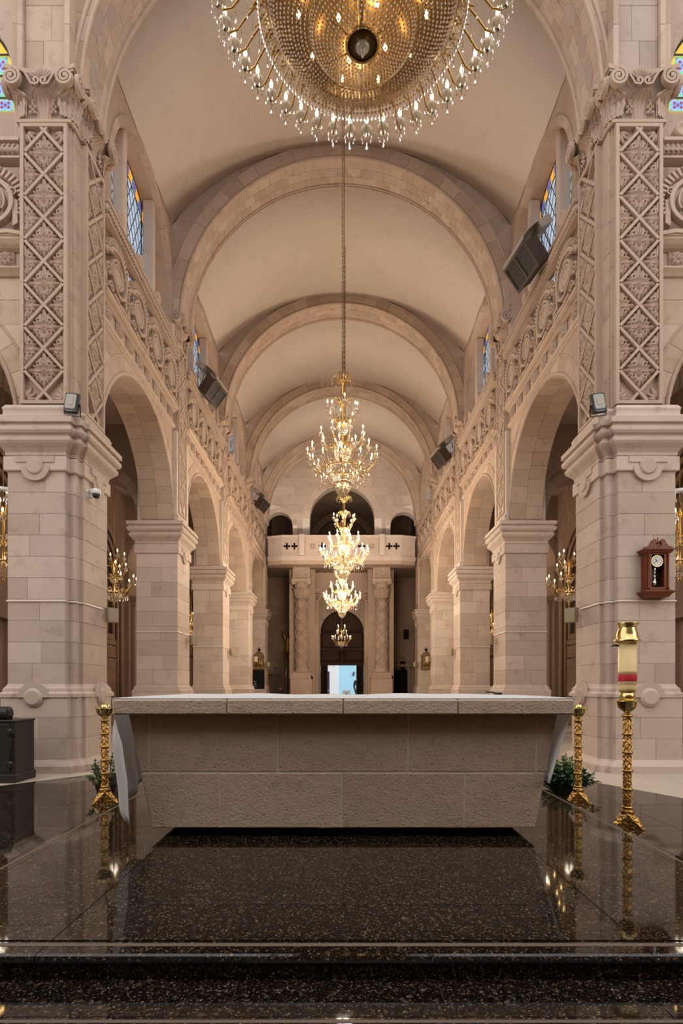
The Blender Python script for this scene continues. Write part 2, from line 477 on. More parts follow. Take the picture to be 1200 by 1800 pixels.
# ------------------------------------------------------------------ floors and platform
def slab_floor(root, name, mat, outline, xs, ys, z, gap=.0035, th=.05):
    """rectangular slabs between the grid lines xs, ys, each clipped by the convex outline (list of half planes)"""
    for i in range(len(xs) - 1):
        for j in range(len(ys) - 1):
            p = [(xs[i] + gap, ys[j] + gap), (xs[i + 1] - gap, ys[j] + gap), (xs[i + 1] - gap, ys[j + 1] - gap), (xs[i] + gap, ys[j + 1] - gap)]
            p = clip_poly(p, outline)
            if len(p) < 3: continue
            MB().prism(p, lambda a, b, d: (a, b, d), z - th, z).build(name, mat, root, centre=True)
fl = thing('floor', 'cream stone floor of the nave', 'floor', kind='structure')
MB().box(-10, 10, -3.5, 36, -.12, -.052).build('floor_bed', 'cream_floor', fl)
slab_floor(fl, 'floor_tile', 'cream_floor', [], [-9 + 1.0 * i for i in range(19)], [5.0 + 1.0 * i for i in range(9)], 0, .002)
MB().box(-9, 9, 14, 35, -.05, 0).build('floor_field', 'cream_floor', fl)

# dark speckled granite floor of the sanctuary, cut at an angle towards the pillars
sf = thing('sanctuary_floor', 'lower dark speckled granite floor around the altar platform', 'floor', (0, 0, 0), kind='structure')
dr = Vector((3.42 - 2.73, 5.70 - 7.08)); dl = Vector((-3.84 + 3.1, 6.40 - 7.3))
out = []
def half_through(p, q, inside):
    a, b = q[1] - p[1], -(q[0] - p[0]); c = a * p[0] + b * p[1]
    if a * inside[0] + b * inside[1] > c: a, b, c = -a, -b, -c
    return (a, b, c)
out = [half_through((2.73, 7.08), (3.42, 5.70), (0, 0)), half_through((-3.1, 7.3), (-3.84, 6.40), (0, 0)), (0, 1, 7.35), (1, 0, 4.6), (-1, 0, 4.6)]
bedp = clip_poly([(-4.6, -3), (4.6, -3), (4.6, 7.35), (-4.6, 7.35)], out)
MB().prism(bedp, lambda a, b, d: (a, b, d), .001, .004).build('joint_bed', 'granite_joint', sf)
slab_floor(sf, 'granite_slab', 'granite', out, [-4.953 + .76 * i for i in range(14)], [-3.0, -2.1, -1.2, -.3, .6, 1.5, 1.92, 1.935, 2.9, 3.66, 4.42, 5.18, 5.94, 6.7, 7.4], .012, .002, .006)
MB().box(-4.5, 4.5, 1.900, 1.918, .0122, .0135).build('inlay_strip', 'strip', sf)

PZ = .11
pf = thing('altar_platform', 'raised polished black speckled granite platform carrying the stone altar', 'platform', (0, 3.9, 0))
off = (0, 3.9, 0)
PX0, PX1, PY0, PY1 = -1.96, 2.03, 2.185, 5.62
MB().box(PX0 + .02, PX1 - .02, PY0 + .02, PY1 - .02, .012, PZ - .012).build('platform_core', 'granite_joint', pf, off)
xs = [PX0, -1.17, 1.19, PX1]; ys = [2.30, 4.15, PY1]
for i in range(3):
    for j in range(2):
        x0, x1 = xs[i], xs[i + 1]
        if i == 0: x0 += .10
        if i == 2: x1 -= .10
        MB().box(x0 + .0025, x1 - .0025, ys[j] + .0025, ys[j + 1] - .0025 - (.1 if j else 0), PZ - .03, PZ).build('top_slab', 'granite', pf, off, centre=True)
# bullnose edge stones round three sides
def nose_prof(w): return [(-w, PZ - .035), (0, PZ - .035), (.012, PZ - .030), (.018, PZ - .0175), (.012, PZ - .005), (0, PZ), (-w, PZ)]
edge = [(-1.96 + .0, 5.62), (PX0, PY0), (PX1, PY0), (PX1, 5.62)]
def edge_piece(p, q, m0=0, m1=0):
    MB().sweep([p, q], nose_prof(.1)).build('edge_stone', 'granite', pf, off, centre=True)
for a, b in ((2.185, 3.3), (3.3, 4.45), (4.45, 5.62)):
    edge_piece((PX0, b - .002), (PX0, a + .002)); edge_piece((PX1, a + .002), (PX1, b - .002))
for a, b in ((PX0, -1.17), (-1.17, 0.01), (.01, 1.19), (1.19, PX1)):
    edge_piece((a + .002, PY0), (b - .002, PY0))
for s, x in ((1, PX0), (-1, PX1)):
    MB().box(x + s * .045 - .008, x + s * .045 + .008, PY0 + .06, PY1 - .03, PZ, PZ + .0012).build('inlay_strip', 'strip', pf, off)
MB().box(PX0 + .05, PX1 - .05, 2.246, 2.272, PZ, PZ + .0012).build('inlay_strip', 'strip', pf, off)
for a, b in ((PX0, -.785), (-.785, .15), (.15, .776), (.776, PX1)):
    MB().box(a + .002, b - .002, PY0 + .004, PY0 + .03, .014, PZ - .037).build('riser_slab', 'granite', pf, off, centre=True)
for s, x in ((1, PX0), (-1, PX1)):
    for a, b in ((2.2, 3.9), (3.9, 5.6)):
        MB().box(min(x, x + s * .03), max(x, x + s * .03), a + .002, b - .002, .014, PZ - .037).build('riser_slab', 'granite', pf, off, centre=True)

# ------------------------------------------------------------------ masonry builders
def arch_wall(m, fr, u0, u1, zt, c, r, zs, zb, d0, d1, n=28, top=None):
    """wall field with a round-headed opening; d1 outer face, d0 back face; top(u) optional upper outline"""
    T = top or (lambda u: zt)
    if zb < zs:
        for a, b in ((u0, c - r), (c + r, u1)):
            if b - a > 1e-4: m.prism([(a, zb), (b, zb), (b, zs), (a, zs)], fr, d0, d1)
    us = [c - r * cos(pi * i / n) for i in range(n + 1)]
    zz = [zs + r * sin(pi * i / n) for i in range(n + 1)]
    if c - r - u0 > 1e-4: m.prism([(u0, zs), (c - r, zs), (c - r, T(c - r)), (u0, T(u0))], fr, d0, d1)
    if u1 - c - r > 1e-4: m.prism([(c + r, zs), (u1, zs), (u1, T(u1)), (c + r, T(c + r))], fr, d0, d1)
    for i in range(n):
        a, b = us[i], us[i + 1]
        vs_ = [fr(a, zz[i], d1), fr(b, zz[i + 1], d1), fr(b, T(b), d1), fr(a, T(a), d1),
               fr(a, zz[i], d0), fr(b, zz[i + 1], d0), fr(b, T(b), d0), fr(a, T(a), d0)]
        m.add(vs_, [(0, 1, 2, 3), (5, 4, 7, 6), (1, 0, 4, 5), (3, 2, 6, 7)])
    return m
def courses(root, name, mat, fr, z0, z1, h, L, Rr, ln, d0, d1, gap=.005, mirror=False, off=(0, 0, 0), seed=0):
    """coursed ashlar between the outlines L(z) and Rr(z)"""
    rnd = random.Random(seed); n = max(1, round((z1 - z0) / h)); hh = (z1 - z0) / n
    for i in range(n):
        a, b = z0 + i * hh + gap / 2, z0 + (i + 1) * hh - gap / 2; mz = (a + b) / 2
        l = [L(a), L(mz), L(b)]; r_ = [Rr(a), Rr(mz), Rr(b)]
        if max(r_[k] - l[k] for k in range(3)) < .05: continue
        if min(r_[k] - l[k] for k in range(3)) < 0:
            if r_[1] - l[1] < .02: continue
            r_ = [max(r_[k], l[k] + .004) for k in range(3)]
        lo, hi = max(l), min(r_)
        cuts = []
        if hi - lo > ln * .9:
            k = max(1, round((hi - lo) / ln)); w = (hi - lo) / k
            o = (w * .5 if i % 2 else 0)
            x = lo + (o or w)
            while x < hi - .3 * w:
                cuts.append(x + rnd.uniform(-.06, .06) * w); x += w
        xs_ = [l] + [[x] * 3 for x in cuts] + [r_]
        for k in range(len(xs_) - 1):
            p, q = xs_[k], xs_[k + 1]; g = gap / 2
            poly = [(p[0] + g, a), (q[0] - g, a), (q[1] - g, mz), (q[2] - g, b), (p[2] + g, b), (p[1] + g, mz)]
            if abs(p[0] - p[2]) < 1e-5: poly.pop(5)
            if abs(q[0] - q[2]) < 1e-5: poly.pop(2)
            MB().prism(poly, fr, d0, d1 + rnd.uniform(-.002, .002)).build(name, mat, root, off, mirror=mirror, centre=True)
def arch_ring(root, name, mat, fr, c, r0, r1, d0, d1, n, a0=0.0, a1=pi, gap=.005, mirror=False, off=(0, 0, 0), sub=2, jit=0):
    rnd = random.Random(n + int(10 * r0))
    for i in range(n):
        a = a0 + (a1 - a0) * i / n; b = a0 + (a1 - a0) * (i + 1) / n; g = gap / 2 / r0
        MB().sector(c, r0, r1, a + g, b - g, fr, d0, d1 + rnd.uniform(-jit, jit), sub).build(name, mat, root, off, mirror=mirror, centre=True)

# ------------------------------------------------------------------ carved ornament meshes (all face -y)
def seg_d(p, a, b):
    dx, dy = b[0] - a[0], b[1] - a[1]; L2 = dx * dx + dy * dy
    t = max(0, min(1, ((p[0] - a[0]) * dx + (p[1] - a[1]) * dy) / L2))
    return sqrt((p[0] - a[0] - t * dx) ** 2 + (p[1] - a[1] - t * dy) ** 2), t
LOBES = []                                     # acanthus: (root, tip, half-width)
for s in (-1, 1):
    LOBES += [((.05 * s, .06), (.24 * s, .70), .085), ((.10 * s, .02), (.47 * s, .47), .10), ((.30 * s, .10), (.62 * s, .26), .07), ((.05 * s, -.02), (.93 * s, .0), .085),
              ((.30 * s, -.06), (.60 * s, -.27), .07), ((.08 * s, -.12), (.46 * s, -.46), .095), ((.05 * s, -.2), (.22 * s, -.70), .08), ((.14 * s, .2), (.36 * s, .60), .055), ((.2 * s, -.25), (.36 * s, -.60), .05)]
LOBES += [((0, 0), (0, .96), .105), ((0, -.22), (0, -.94), .085)]
def leaf_h(u, v):
    h = 0
    for a, b, w in LOBES:
        d, t = seg_d((u, v), a, b)
        ww = w * (.55 + .75 * sin(pi * min(1, t * .90 + .10))) * (.80 + .20 * abs(cos(t * 9)))
        if d < ww:
            k = (.42 + .58 * sin(pi * (.12 + .66 * t))) * (1 - (d / ww) ** 2) ** .42 - .42 * math.exp(-(d / .020) ** 2)
            h = max(h, k)
    for ex, ey in ((.29, .30), (-.29, .30), (.30, -.27), (-.30, -.27)):
        d = sqrt((u - ex) ** 2 + (v - ey) ** 2)
        if d < .045: h = 0
        elif d < .125: h = max(h, .95 - 30 * (d - .085) ** 2 * 6)
    if abs(u) < .11 - .25 * max(0, -v - .1) and -.26 < v < .02: h = max(h, 1.0 - .35 * (abs(sin(v * 36)) > .93))
    return max(h, 0)
def rosette_h(u, v, petals=8):
    r = sqrt(u * u + v * v); a = atan2(v, u)
    if r > .98: return 0
    if r < .2: return .95 - 1.2 * r * r * 6
    e = .60 + .36 * abs(cos(petals / 2 * a)) ** .7
    if r > e: return 0
    return max(0, .75 * (1 - ((r - .55) / .5) ** 2) * (.55 + .45 * abs(cos(petals / 2 * a))) - .3 * math.exp(-(sin(petals / 2 * a + pi / 2) / .12) ** 2 * 0.3) * (r > .25) * .4)
def relief(name, fn, n, w, h, depth, inside, mat='stone_carved', base=.0):
    """height field turned towards -y, w x h in size; only raised cells are kept, with skirts down to the ground"""
    g = [[(fn(-1 + 2 * i / n, -1 + 2 * j / n) if inside(-1 + 2 * i / n, -1 + 2 * j / n) else 0) for i in range(n + 1)] for j in range(n + 1)]
    used = {}; vs_ = []; fs = []
    def vid(i, j):
        if (i, j) not in used:
            used[(i, j)] = len(vs_)
            vs_.append(((-1 + 2 * i / n) * w / 2, -base - g[j][i] * depth, (-1 + 2 * j / n) * h / 2))
        return used[(i, j)]
    for j in range(n):
        for i in range(n):
            q = [g[j][i], g[j][i + 1], g[j + 1][i + 1], g[j + 1][i]]
            if max(q) <= 0: continue
            fs.append((vid(i, j), vid(i + 1, j), vid(i + 1, j + 1), vid(i, j + 1)))
    me = bpy.data.meshes.new(name); me.from_pydata(vs_, [], fs); me.materials.append(MATS[mat])
    me.polygons.foreach_set('use_smooth', [True] * len(fs)); me.update()
    return me
DW, DH = .44, .50      # inner size of one carved lozenge
LEAF = relief('leaf_carving', leaf_h, 44, DW, DH, .040, lambda u, v: abs(u) + abs(v) < .99)
LEAF_LOW = relief('leaf_carving', leaf_h, 20, DW, DH, .040, lambda u, v: abs(u) + abs(v) < .99)
HALF_R = relief('half_leaf_carving', leaf_h, 44, DW, DH, .036, lambda u, v: abs(u) + abs(v) < .99 and u >= -1e-6)
HALF_L = relief('half_leaf_carving', leaf_h, 44, DW, DH, .036, lambda u, v: abs(u) + abs(v) < .99 and u <= 1e-6)
HALF_RL = relief('half_leaf_carving', leaf_h, 20, DW, DH, .036, lambda u, v: abs(u) + abs(v) < .99 and u >= -1e-6)
HALF_LL = relief('half_leaf_carving', leaf_h, 20, DW, DH, .036, lambda u, v: abs(u) + abs(v) < .99 and u <= 1e-6)
ROS = relief('rosette', lambda u, v: max(rosette_h(u, v), .35 * (max(abs(u), abs(v)) < .95) * abs(sin(5 * u) * sin(5 * v))), 16, .21, .21, .05, lambda u, v: True)
FLOWER = relief('flower_medallion', lambda u, v: rosette_h(u, v, 9), 20, .30, .30, .045, lambda u, v: True)

def lattice_panel(parent, name, w, h, loc, rotz, fine=True):
    """recessed carved panel: plain border, lozenge lattice, leaves in the lozenges. local u in [-w/2,w/2], v in [0,h], facing -y"""
    m = MB(); fr = FRONT
    m.box(-w / 2, w / 2, 0.0, .02, 0, h)                                     # sunk ground
    b = .045; t = .075                                                       # border width and relief
    for (a0, a1, z0, z1) in ((-w / 2, -w / 2 + b, 0, h), (w / 2 - b, w / 2, 0, h), (-w / 2 + b, w / 2 - b, 0, b), (-w / 2 + b, w / 2 - b, h - b, h)):
        m.box(a0, a1, -t, 0, z0, z1)
    iw, i0, i1 = w - 2 * b, b, h - b
    per = 1.15 * iw / .53; k = (i1 - i0) / per; ph = .15 * per
    s = .019
    # lattice bars run between the borders; zig-zags through (+-iw/2) at half periods
    def tri(z, sgn):   # position of one zig-zag line at height z
        q = ((z - i0 + ph) / per) % 1.0
        return sgn * (iw / 2) * (4 * abs(q - .5) - 1)
    brk = sorted(set([i0, i1] + [i0 - ph + per * .5 * j for j in range(int(2 * k) + 4) if i0 < i0 - ph + per * .5 * j < i1]))
    for sgn in (-1, 1):
        dd = .0015 * sgn
        for a, c in zip(brk[:-1], brk[1:]):
            m.band([(tri(a + 1e-6, sgn), a), (tri(c - 1e-6, sgn), c)], s, fr, 0, t - .006 + dd)
    o = m.build(name, 'stone_carved', parent, loc=loc, rotz=rotz)
    sc = iw / DW * .96
    F, HR, HL = (LEAF, HALF_R, HALF_L) if fine else (LEAF_LOW, HALF_RL, HALF_LL)
    j = 0
    while True:
        zc = i0 - ph + per * .5 * j
        if zc > i1 + per: break
        if j % 2 == 0:            # crossing at the borders -> full lozenge is centred half a period on
            pass
        zf = i0 - ph + per * .5 * j   # lines meet at q=0 -> +-iw/2 (border): lozenge centred here
        if i0 + per * .23 < zf < i1 - per * .23:
            put('leaf_carving', F, o, (0, 0, zf), 0, (sc, 2.0, per * .5 / DH * .95))
        zh = zf + per / 4
        if i0 + per * .20 < zh < i1 - per * .20:
            put('half_leaf_carving', HR, o, (-iw / 2, 0, zh), 0, (sc, 2.0, per * .5 / DH * .95)); put('half_leaf_carving', HL, o, (iw / 2, 0, zh), 0, (sc, 2.0, per * .5 / DH * .95))
        j += 1
        if j > 40: break
    # corner leaflets at both ends
    for zz, up in ((i1 - .03, -1), (i0 + .03, 1)):
        for sx in (-1, 1):
            mm = MB(); mm.smooth = True
            for ang, ln_ in ((.15, .14), (.62, .16), (1.15, .19), (1.5, .15)):
                p = [(-sx * (0 + ln_ * q * cos(ang)), 0 - .018 * sin(pi * q), up * ln_ * q * sin(ang)) for q in (0, .35, .7, 1)]
                mm.tube(p, [.012, .026, .022, .004], 5)
            mm.build('corner_leaf', 'stone_carved', o, loc=(sx * (iw / 2 - .01), 0, zz))
    return o

# ------------------------------------------------------------------ capitals
def acanthus(w, h, curl=.10, nb=3):
    n, mth = 24, 11; vs_ = []; fs = []
    for L in (0, 1):
        for j in range(mth + 1):
            t = j / mth
            half = w / 2 * (.70 + .38 * sin(pi * min(1, t * .8))) * (1 - .45 * max(0, t - .75) / .25) * (1 + .09 * sin(t * 22))
            for i in range(n + 1):
                s_ = -1 + 2 * i / n
                z = h * (t - .16 * max(0, t - .72) * 3.4 * (t > .72)) - .03 * h * abs(s_) * t
                y = -(.012 + .03 * t + curl * max(0, t - .55) ** 2 * 4.6) + .017 * (1 - cos(2 * nb * pi * s_ * .75)) * (.5 + .5 * t) + .03 * s_ * s_
                vs_.append((s_ * half, y + (.022 if L else 0), z))
    S_ = (n + 1) * (mth + 1)
    for j in range(mth):
        for i in range(n):
            a = j * (n + 1) + i; fs.append((a, a + 1, a + n + 2, a + n + 1)); fs.append((S_ + a + 1, S_ + a, S_ + a + n + 1, S_ + a + n + 2))
    me = bpy.data.meshes.new('acanthus_leaf'); me.from_pydata(vs_, [], fs); me.materials.append(MATS['stone_carved'])
    me.polygons.foreach_set('use_smooth', [True] * len(fs)); me.update(); return me
AC_BIG = acanthus(.34, .33, .12, 4); AC_SMALL = acanthus(.22, .27, .10); AC_CORNER = acanthus(.27, .36, .12)
_m = MB()
_m.band(spiral((0, 0), .115, .02, pi * .5, pi * .5 + 4.2 * pi, 40), [.017] * 41, FRONT, 0, .05)
_m.lathe([(0, -.055), (.02, -.055), (.024, 0)], 8, axis='y'); _m.sector((0, 0), 0.001, .11, 0, 2 * pi, FRONT, -.02, .012, 14)
VOLUTE = _m.mesh('volute', 'stone_carved')
_m = MB()
for sx in (-1, 1):
    P = [(sx * .26, .13), (sx * .20, .10), (sx * .15, .02), (sx * .11, -.05), (sx * .05, -.06)] + [(sx * (.055 + .05 * cos(a) * (1 - i / 16)), -.01 + .05 * sin(a) * (1 - i / 16)) for i, a in enumerate([-pi / 2 - .0 - q * .5 for q in range(14)])]
    _m.band(P, .013, FRONT, 0, .045)
SCROLLS = _m.mesh('scroll_band', 'stone_carved')
_m = MB(); _m.smooth = True
for k in range(9):
    a = pi * (.12 + .76 * k / 8)
    _m.tube([(.03 * cos(a), -.02, .03 * sin(a)), (.10 * cos(a), -.05, .11 * sin(a)), (.15 * cos(a), -.06, .17 * sin(a))], [.010, .016, .006], 5)
PALM = _m.mesh('palmette', 'stone_carved')
_m = MB(); _m.smooth = True
for k, (bx, bz) in enumerate(((0, 0), (.03, .035), (-.03, .035), (0, .07), (.028, -.035), (-.028, -.035), (0, .11))):
    _m.lathe([(0, -.024), (.017, -.012), (.024, 0), (.02, .012)], 7, (bx, -.03, bz), 'y')
CLUSTER = _m.mesh('berry_cluster', 'stone_carved')

def capital(parent, w, loc, rotz, h=.60):
    """composite capital on a pilaster w wide: local origin at the astragal, facing -y"""
    m = MB(); d = .10
    prof_n = 6
    # bell: flaring block
    rings = [(w / 2, 0, .0), (w / 2, .0, .05), (w / 2 + .01, .01, .30), (w / 2 + .05, .05, .44), (w / 2 + .09, .09, .52)]
    vs_ = []; fs = []
    for hw, o_, z in rings: vs_ += [(-hw, -o_, z), (hw, -o_, z), (hw, .20, z), (-hw, .20, z)]
    for i in range(len(rings) - 1):
        b = 4 * i
        for k in range(4): fs.append((b + k, b + (k + 1) % 4, b + 4 + (k + 1) % 4, b + 4 + k))
    m.add(vs_, fs + [(3, 2, 1, 0)])
    # astragal
    m.box(-w / 2 - .03, w / 2 + .03, -.035, .2, -.055, -.025); m.box(-w / 2 - .018, w / 2 + .018, -.02, .2, -.025, 0)
    # concave abacus
    pts = [(-w / 2 - .13, -.15), (-w / 4, -.075), (0, -.06), (w / 4, -.075), (w / 2 + .13, -.15), (w / 2 + .13, .2), (-w / 2 - .13, .2)]
    m.prism(pts, lambda a, b, z: (a, b, z), h - .055, h)
    m.prism([(a * .96, b * .9 if b < 0 else b) for a, b in pts], lambda a, b, z: (a, b, z), h - .085, h - .055)
    c = m.build('capital', 'stone_carved', parent, loc=loc, rotz=rotz)
    k = w / .66
    put('acanthus_leaf', AC_BIG, c, (0, -.01, .0)); 
    put('acanthus_leaf', AC_SMALL, c, (-.34 * w * 1.12, -.005, 0)); put('acanthus_leaf', AC_SMALL, c, (.34 * w * 1.12, -.005, 0))
    put('acanthus_leaf', AC_CORNER, c, (-w / 2 + .0, .0, .02), R(-42)); put('acanthus_leaf', AC_CORNER, c, (w / 2 - .0, .0, .02), R(42))
    for sx in (-1, 1):
        put('volute', VOLUTE, c, (sx * (w / 2 + .015), -.14, h - .20), 0, (sx, 1, 1))
        put('side_volute', VOLUTE, c, (sx * (w / 2 + .13), -.03, h - .20), R(90) * sx, (1, 1, 1))
        put('berry_cluster', CLUSTER, c, (sx * w * .21, -.01, .10))
    put('scroll_band', SCROLLS, c, (0, -.10, h - .20), 0, (k, 1, 1))
    put('palmette', PALM, c, (0, -.06, h - .17))
    return c

# ------------------------------------------------------------------ pillars
CORN = [(0, 4.16), (.02, 4.17), (.02, 4.21), (.05, 4.25), (.10, 4.30), (.12, 4.33), (.12, 4.37), (.10, 4.375), (.10, 4.40), (.135, 4.42), (.155, 4.45), (.155, 4.50), (.12, 4.51), (.12, 4.54), (.16, 4.55), (.16, 4.62), (0, 4.62)]
NECK = [(0, 3.96), (.03, 3.965), (.035, 3.98), (.035, 4.13), (.03, 4.15), (0, 4.165)]
PED = [(0, 4.62), (.07, 4.62), (.07, 4.68), (.04, 4.70), (.04, 4.74), (.05, 4.78), (.02, 4.83), (0, 4.84)]
BASE = [(0, .0), (.15, .0), (.15, .10), (.11, .13), (.11, .16), (.07, .17), (.07, .92), (.05, .97), (.05, 1.05), (.02, 1.08), (.02, 1.12), (0, 1.15)]

def shaft_blocks(root, x0, x1, y0, y1, z0, z1, h, mat, off, mirror, seed, split='x'):
    rnd = random.Random(seed); n = round((z1 - z0) / h); hh = (z1 - z0) / n
    for i in range(n):
        a, b = z0 + i * hh + .0012, z0 + (i + 1) * hh - .0012
        if split and (x1 - x0) > .4:
            if i % 3 == 2: parts = [(x0, x1, y0, y1)]
            else:
                cx = x0 + (x1 - x0) * (rnd.uniform(.34, .46) if i % 2 else rnd.uniform(.54, .66))
                parts = [(x0, cx - .0012, y0, y1), (cx + .0012, x1, y0, y1)]
        else: parts = [(x0, x1, y0, y1)]
        for p in parts:
            e = rnd.uniform(-.0015, .0015)
            MB().cbox(p[0] + e, p[1] + e, p[2] + e, p[3] - e, a, b, .0035).build('stone_block', mat, root, off, mirror=mirror, centre=True)

def roundel(r, d):
    m = MB(); m.lathe([(r, 0), (r, -d * .75), (r - d * .3, -d), (0, -d)], 20, axis='y'); return m

def conduit_run(root, pts, off, mirror, z):
    return MB().sweep(pts, [(0, z - .012), (.016, z - .010), (.018, z), (.016, z + .010), (0, z + .012)]).build('cable_conduit', 'conduit', root, off, mirror=mirror)

def small_speaker(side, k, pos, rz, lab):
    o = thing('wall_speaker', lab, 'speaker', pos, rz, 'small beige speakers on the pillars')
    m = MB(); m.prism([(-.075, -.105), (.075, -.105), (.085, .105), (-.085, .105)], FRONT, 0, .10)
    m.build('speaker_case', 'beige_plastic', o)
    MB().prism([(-.066, -.094), (.066, -.094), (.075, .094), (-.075, .094)], FRONT, .10, .106).build('speaker_front', 'beige_plastic', o)
    MB().tube([(0, 0, 0), (0, .05, .0), (0, .09, .03)], .012, 6).build('bracket', 'black_metal', o)
    return o

for s, side in SIDES:
    mir = s < 0
    rz = R(-90) * s
    # ---- the compound crossing pillar
    off = (4.0 * s if not mir else 4.0, 8.0, 0)
    off = (4.0, 8.0, 0)
    root = thing('crossing_pillar', f'huge carved crossing pillar beside the altar, on the {side}, ' + ('with the wooden clock' if s > 0 else 'behind the black cabinet'), 'pillar', (4.0 * s, 8.0, 0))
    PX = [(3.645, 4.40, 7.50, 8.20), (3.55, 3.80, 7.60, 8.3), (XN, 4.30, 7.72, 8.50)]
    MB().box(3.66, 4.38, 7.52, 8.4, 0, 4.6).build('pillar_core', 'mortar', root, off, mirror=mir)
    MB().box(3.515, 4.29, 7.74, 8.48, 0, 4.6).build('pillar_core', 'mortar', root, off, mirror=mir)
    MB().box(3.60, 4.25, 7.64, 8.40, 4.6, 14.0).build('pillar_core', 'mortar', root, off, mirror=mir)
    MB().box(3.565, 3.8, 7.62, 8.2, 0, 4.6).build('pillar_core', 'mortar', root, off, mirror=mir)
    for q, (x0, x1, y0, y1) in enumerate(PX):
        shaft_blocks(root, x0, x1, y0, y1, 1.15, 3.97, .282, 'stone', off, mir, 10 * q + (3 if mir else 0), 'x' if q == 0 else None)
        shaft_blocks(root, x0 - .06, x1 + (.06 if q == 0 else 0), y0 - .06, y1, .16, 1.0, .28, 'stone', off, mir, 50 + 10 * q + (3 if mir else 0), 'x' if q == 0 else None)
    # plan of the moulded outline, travelling so that the outset points out of the pillar
    plan = [(4.40, 8.45), (4.40, 7.50), (3.645, 7.50), (3.645, 7.60), (3.55, 7.60), (3.55, 7.72), (XN, 7.72), (XN, 8.50), (4.3, 8.5)]
    plan = plan[::-1]
    def mould(nm, prof, mat='stone'):
        m = MB(); m.sweep(plan[::-1], [(-o_, z) for o_, z in prof]); return m.build(nm, mat, root, off, mirror=mir)
    mould('cornice', CORN); mould('necking_band', NECK); mould('pedestal_moulding', PED)
    mould('base_moulding', [(0, 0), (.16, 0), (.16, .09), (.13, .12), (.10, .14), (.07, .165), (0, .17)])
    mould('base_cap', [(.03, .98), (.075, .985), (.075, 1.03), (.045, 1.06), (.04, 1.10), (.015, 1.13), (0, 1.16)])
    # roundels on the necking and on the base
    for zc, rr, nm in ((4.02, .115, 'roundel'), (.985, .125, 'roundel')):
        for cx, cy_, ro in ((4.02, 7.50, 0), (XN, 8.12, -90)):
            p = (cx * s, cy_, zc)
            m = MB(); fr = FRONT
            m.sector((0, 0), .001, rr + .075, pi, 2 * pi, fr, 0, .045, 14) if zc > 2 else m.sector((0, 0), .001, rr + .075, 0, pi, fr, .06, .088, 14)
            if zc > 2: m.box(-.25, .25, -.05, 0, .05, .13)
            m.build('roundel_collar', 'stone', root, loc=(p[0] - 4.0 * s, p[1] - 8.0, p[2]), rotz=R(ro) * s)
            roundel(rr, .065 if zc > 2 else .115).build(nm, 'stone', root, loc=(p[0] - 4.0 * s, p[1] - 8.0, p[2]), rotz=R(ro) * s)
    # upper part: carved pilasters
    shaft_blocks(root, 3.575, 3.72, 7.62, 8.2, 4.84, 8.60, .42, 'stone_warm', off, mir, 81, None)
    shaft_blocks(root, 3.60, 4.26, 7.58, 7.75, 4.84, 8.60, .94, 'stone_warm', off, mir, 82, None)
    shaft_blocks(root, XN + .075, 4.2, 7.75, 8.46, 4.84, 8.60, .94, 'stone_warm', off, mir, 83, None)
    lattice_panel(root, 'carved_pilaster', .62, 3.70, (-.07 * s, -.425, 4.86), 0)
    lattice_panel(root, 'carved_pilaster', .60, 3.70, ((XN + .07 - 4.0) * s, .115, 4.86), rz)
    capital(root, .66, (-.07 * s, -.46, 8.63), 0)
    capital(root, .64, ((XN + .045 - 4.0) * s, .11, 8.63), rz)
    m = MB(); m.box(3.55, 3.70, 7.58, 8.0, 8.57, 8.63); m.box(3.50, 3.72, 7.54, 8.0, 9.17, 9.23); m.prism([(3.56, 8.63), (3.72, 8.63), (3.72, 9.17), (3.51, 9.17)], front_at(7.60), -.3, .02)
    m.build('corner_capital', 'stone_carved', root, off, mirror=mir)
    put('volute', VOLUTE, root, ((3.57 - 4.0) * s, 7.54 - 8.0, 9.02), R(-30) * s, (s, 1, 1))
    put('acanthus_leaf', AC_CORNER, root, ((3.60 - 4.0) * s, 7.57 - 8.0, 8.64), R(-35) * s)
    # shaft above the capital
    shaft_blocks(root, 3.66, 4.20, 7.56, 8.1, 9.235, 13.0, .47, 'old_stone' if s > 0 else 'stone_warm', off, mir, 91, 'x')
    for x0 in (3.585, 4.205): shaft_blocks(root, x0, x0 + .07, 7.50, 8.1, 9.235, 13.0, .62, 'stone_warm', off, mir, 95, None)
    shaft_blocks(root, 4.28, 4.40, 7.60, 8.1, 9.235, 13.0, .7, 'stone_warm', off, mir, 96, None)
    # cable conduit round the shaft
    conduit_run(root, [(XN, 8.3), (XN, 7.72), (3.55, 7.72), (3.55, 7.60), (3.645, 7.60), (3.645, 7.50), (4.41, 7.50)], off, mir, 2.255)
    # ---- arcade pillars
    for k in range(1, 5):
        y0, y1 = PIERS[k]; cx, cy_ = 3.94, (y0 + y1) / 2; off = (cx, cy_, 0)
        root = thing('arcade_pillar', f'square stone pillar with moulded cornice, {ORD[k-1]} behind the crossing pillar, {side} arcade', 'pillar', (cx * s, cy_, 0))
        MB().box(XN + .02, 4.36, y0 + .02, y1 - .02, 0, 6.6).build('pillar_core', 'mortar_warm', root, off, mirror=mir)
        shaft_blocks(root, XN, 4.38, y0, y1, 1.16, 3.97, .35 if k > 1 else .31, 'stone', off, mir, 100 + k + (40 if mir else 0))
        shaft_blocks(root, XN - .07, 4.45, y0 - .07, y1 + .07, 0, 1.0, .33, 'stone', off, mir, 200 + k, None)
        plan = [(4.38, y1), (4.38, y0), (XN, y0), (XN, y1)]
        for nm, prof in (('cornice', CORN), ('necking_band', NECK)):
            MB().sweep(plan + [plan[0]], [(-o_, z) for o_, z in prof], cap=False).build(nm, 'stone', root, off, mirror=mir)
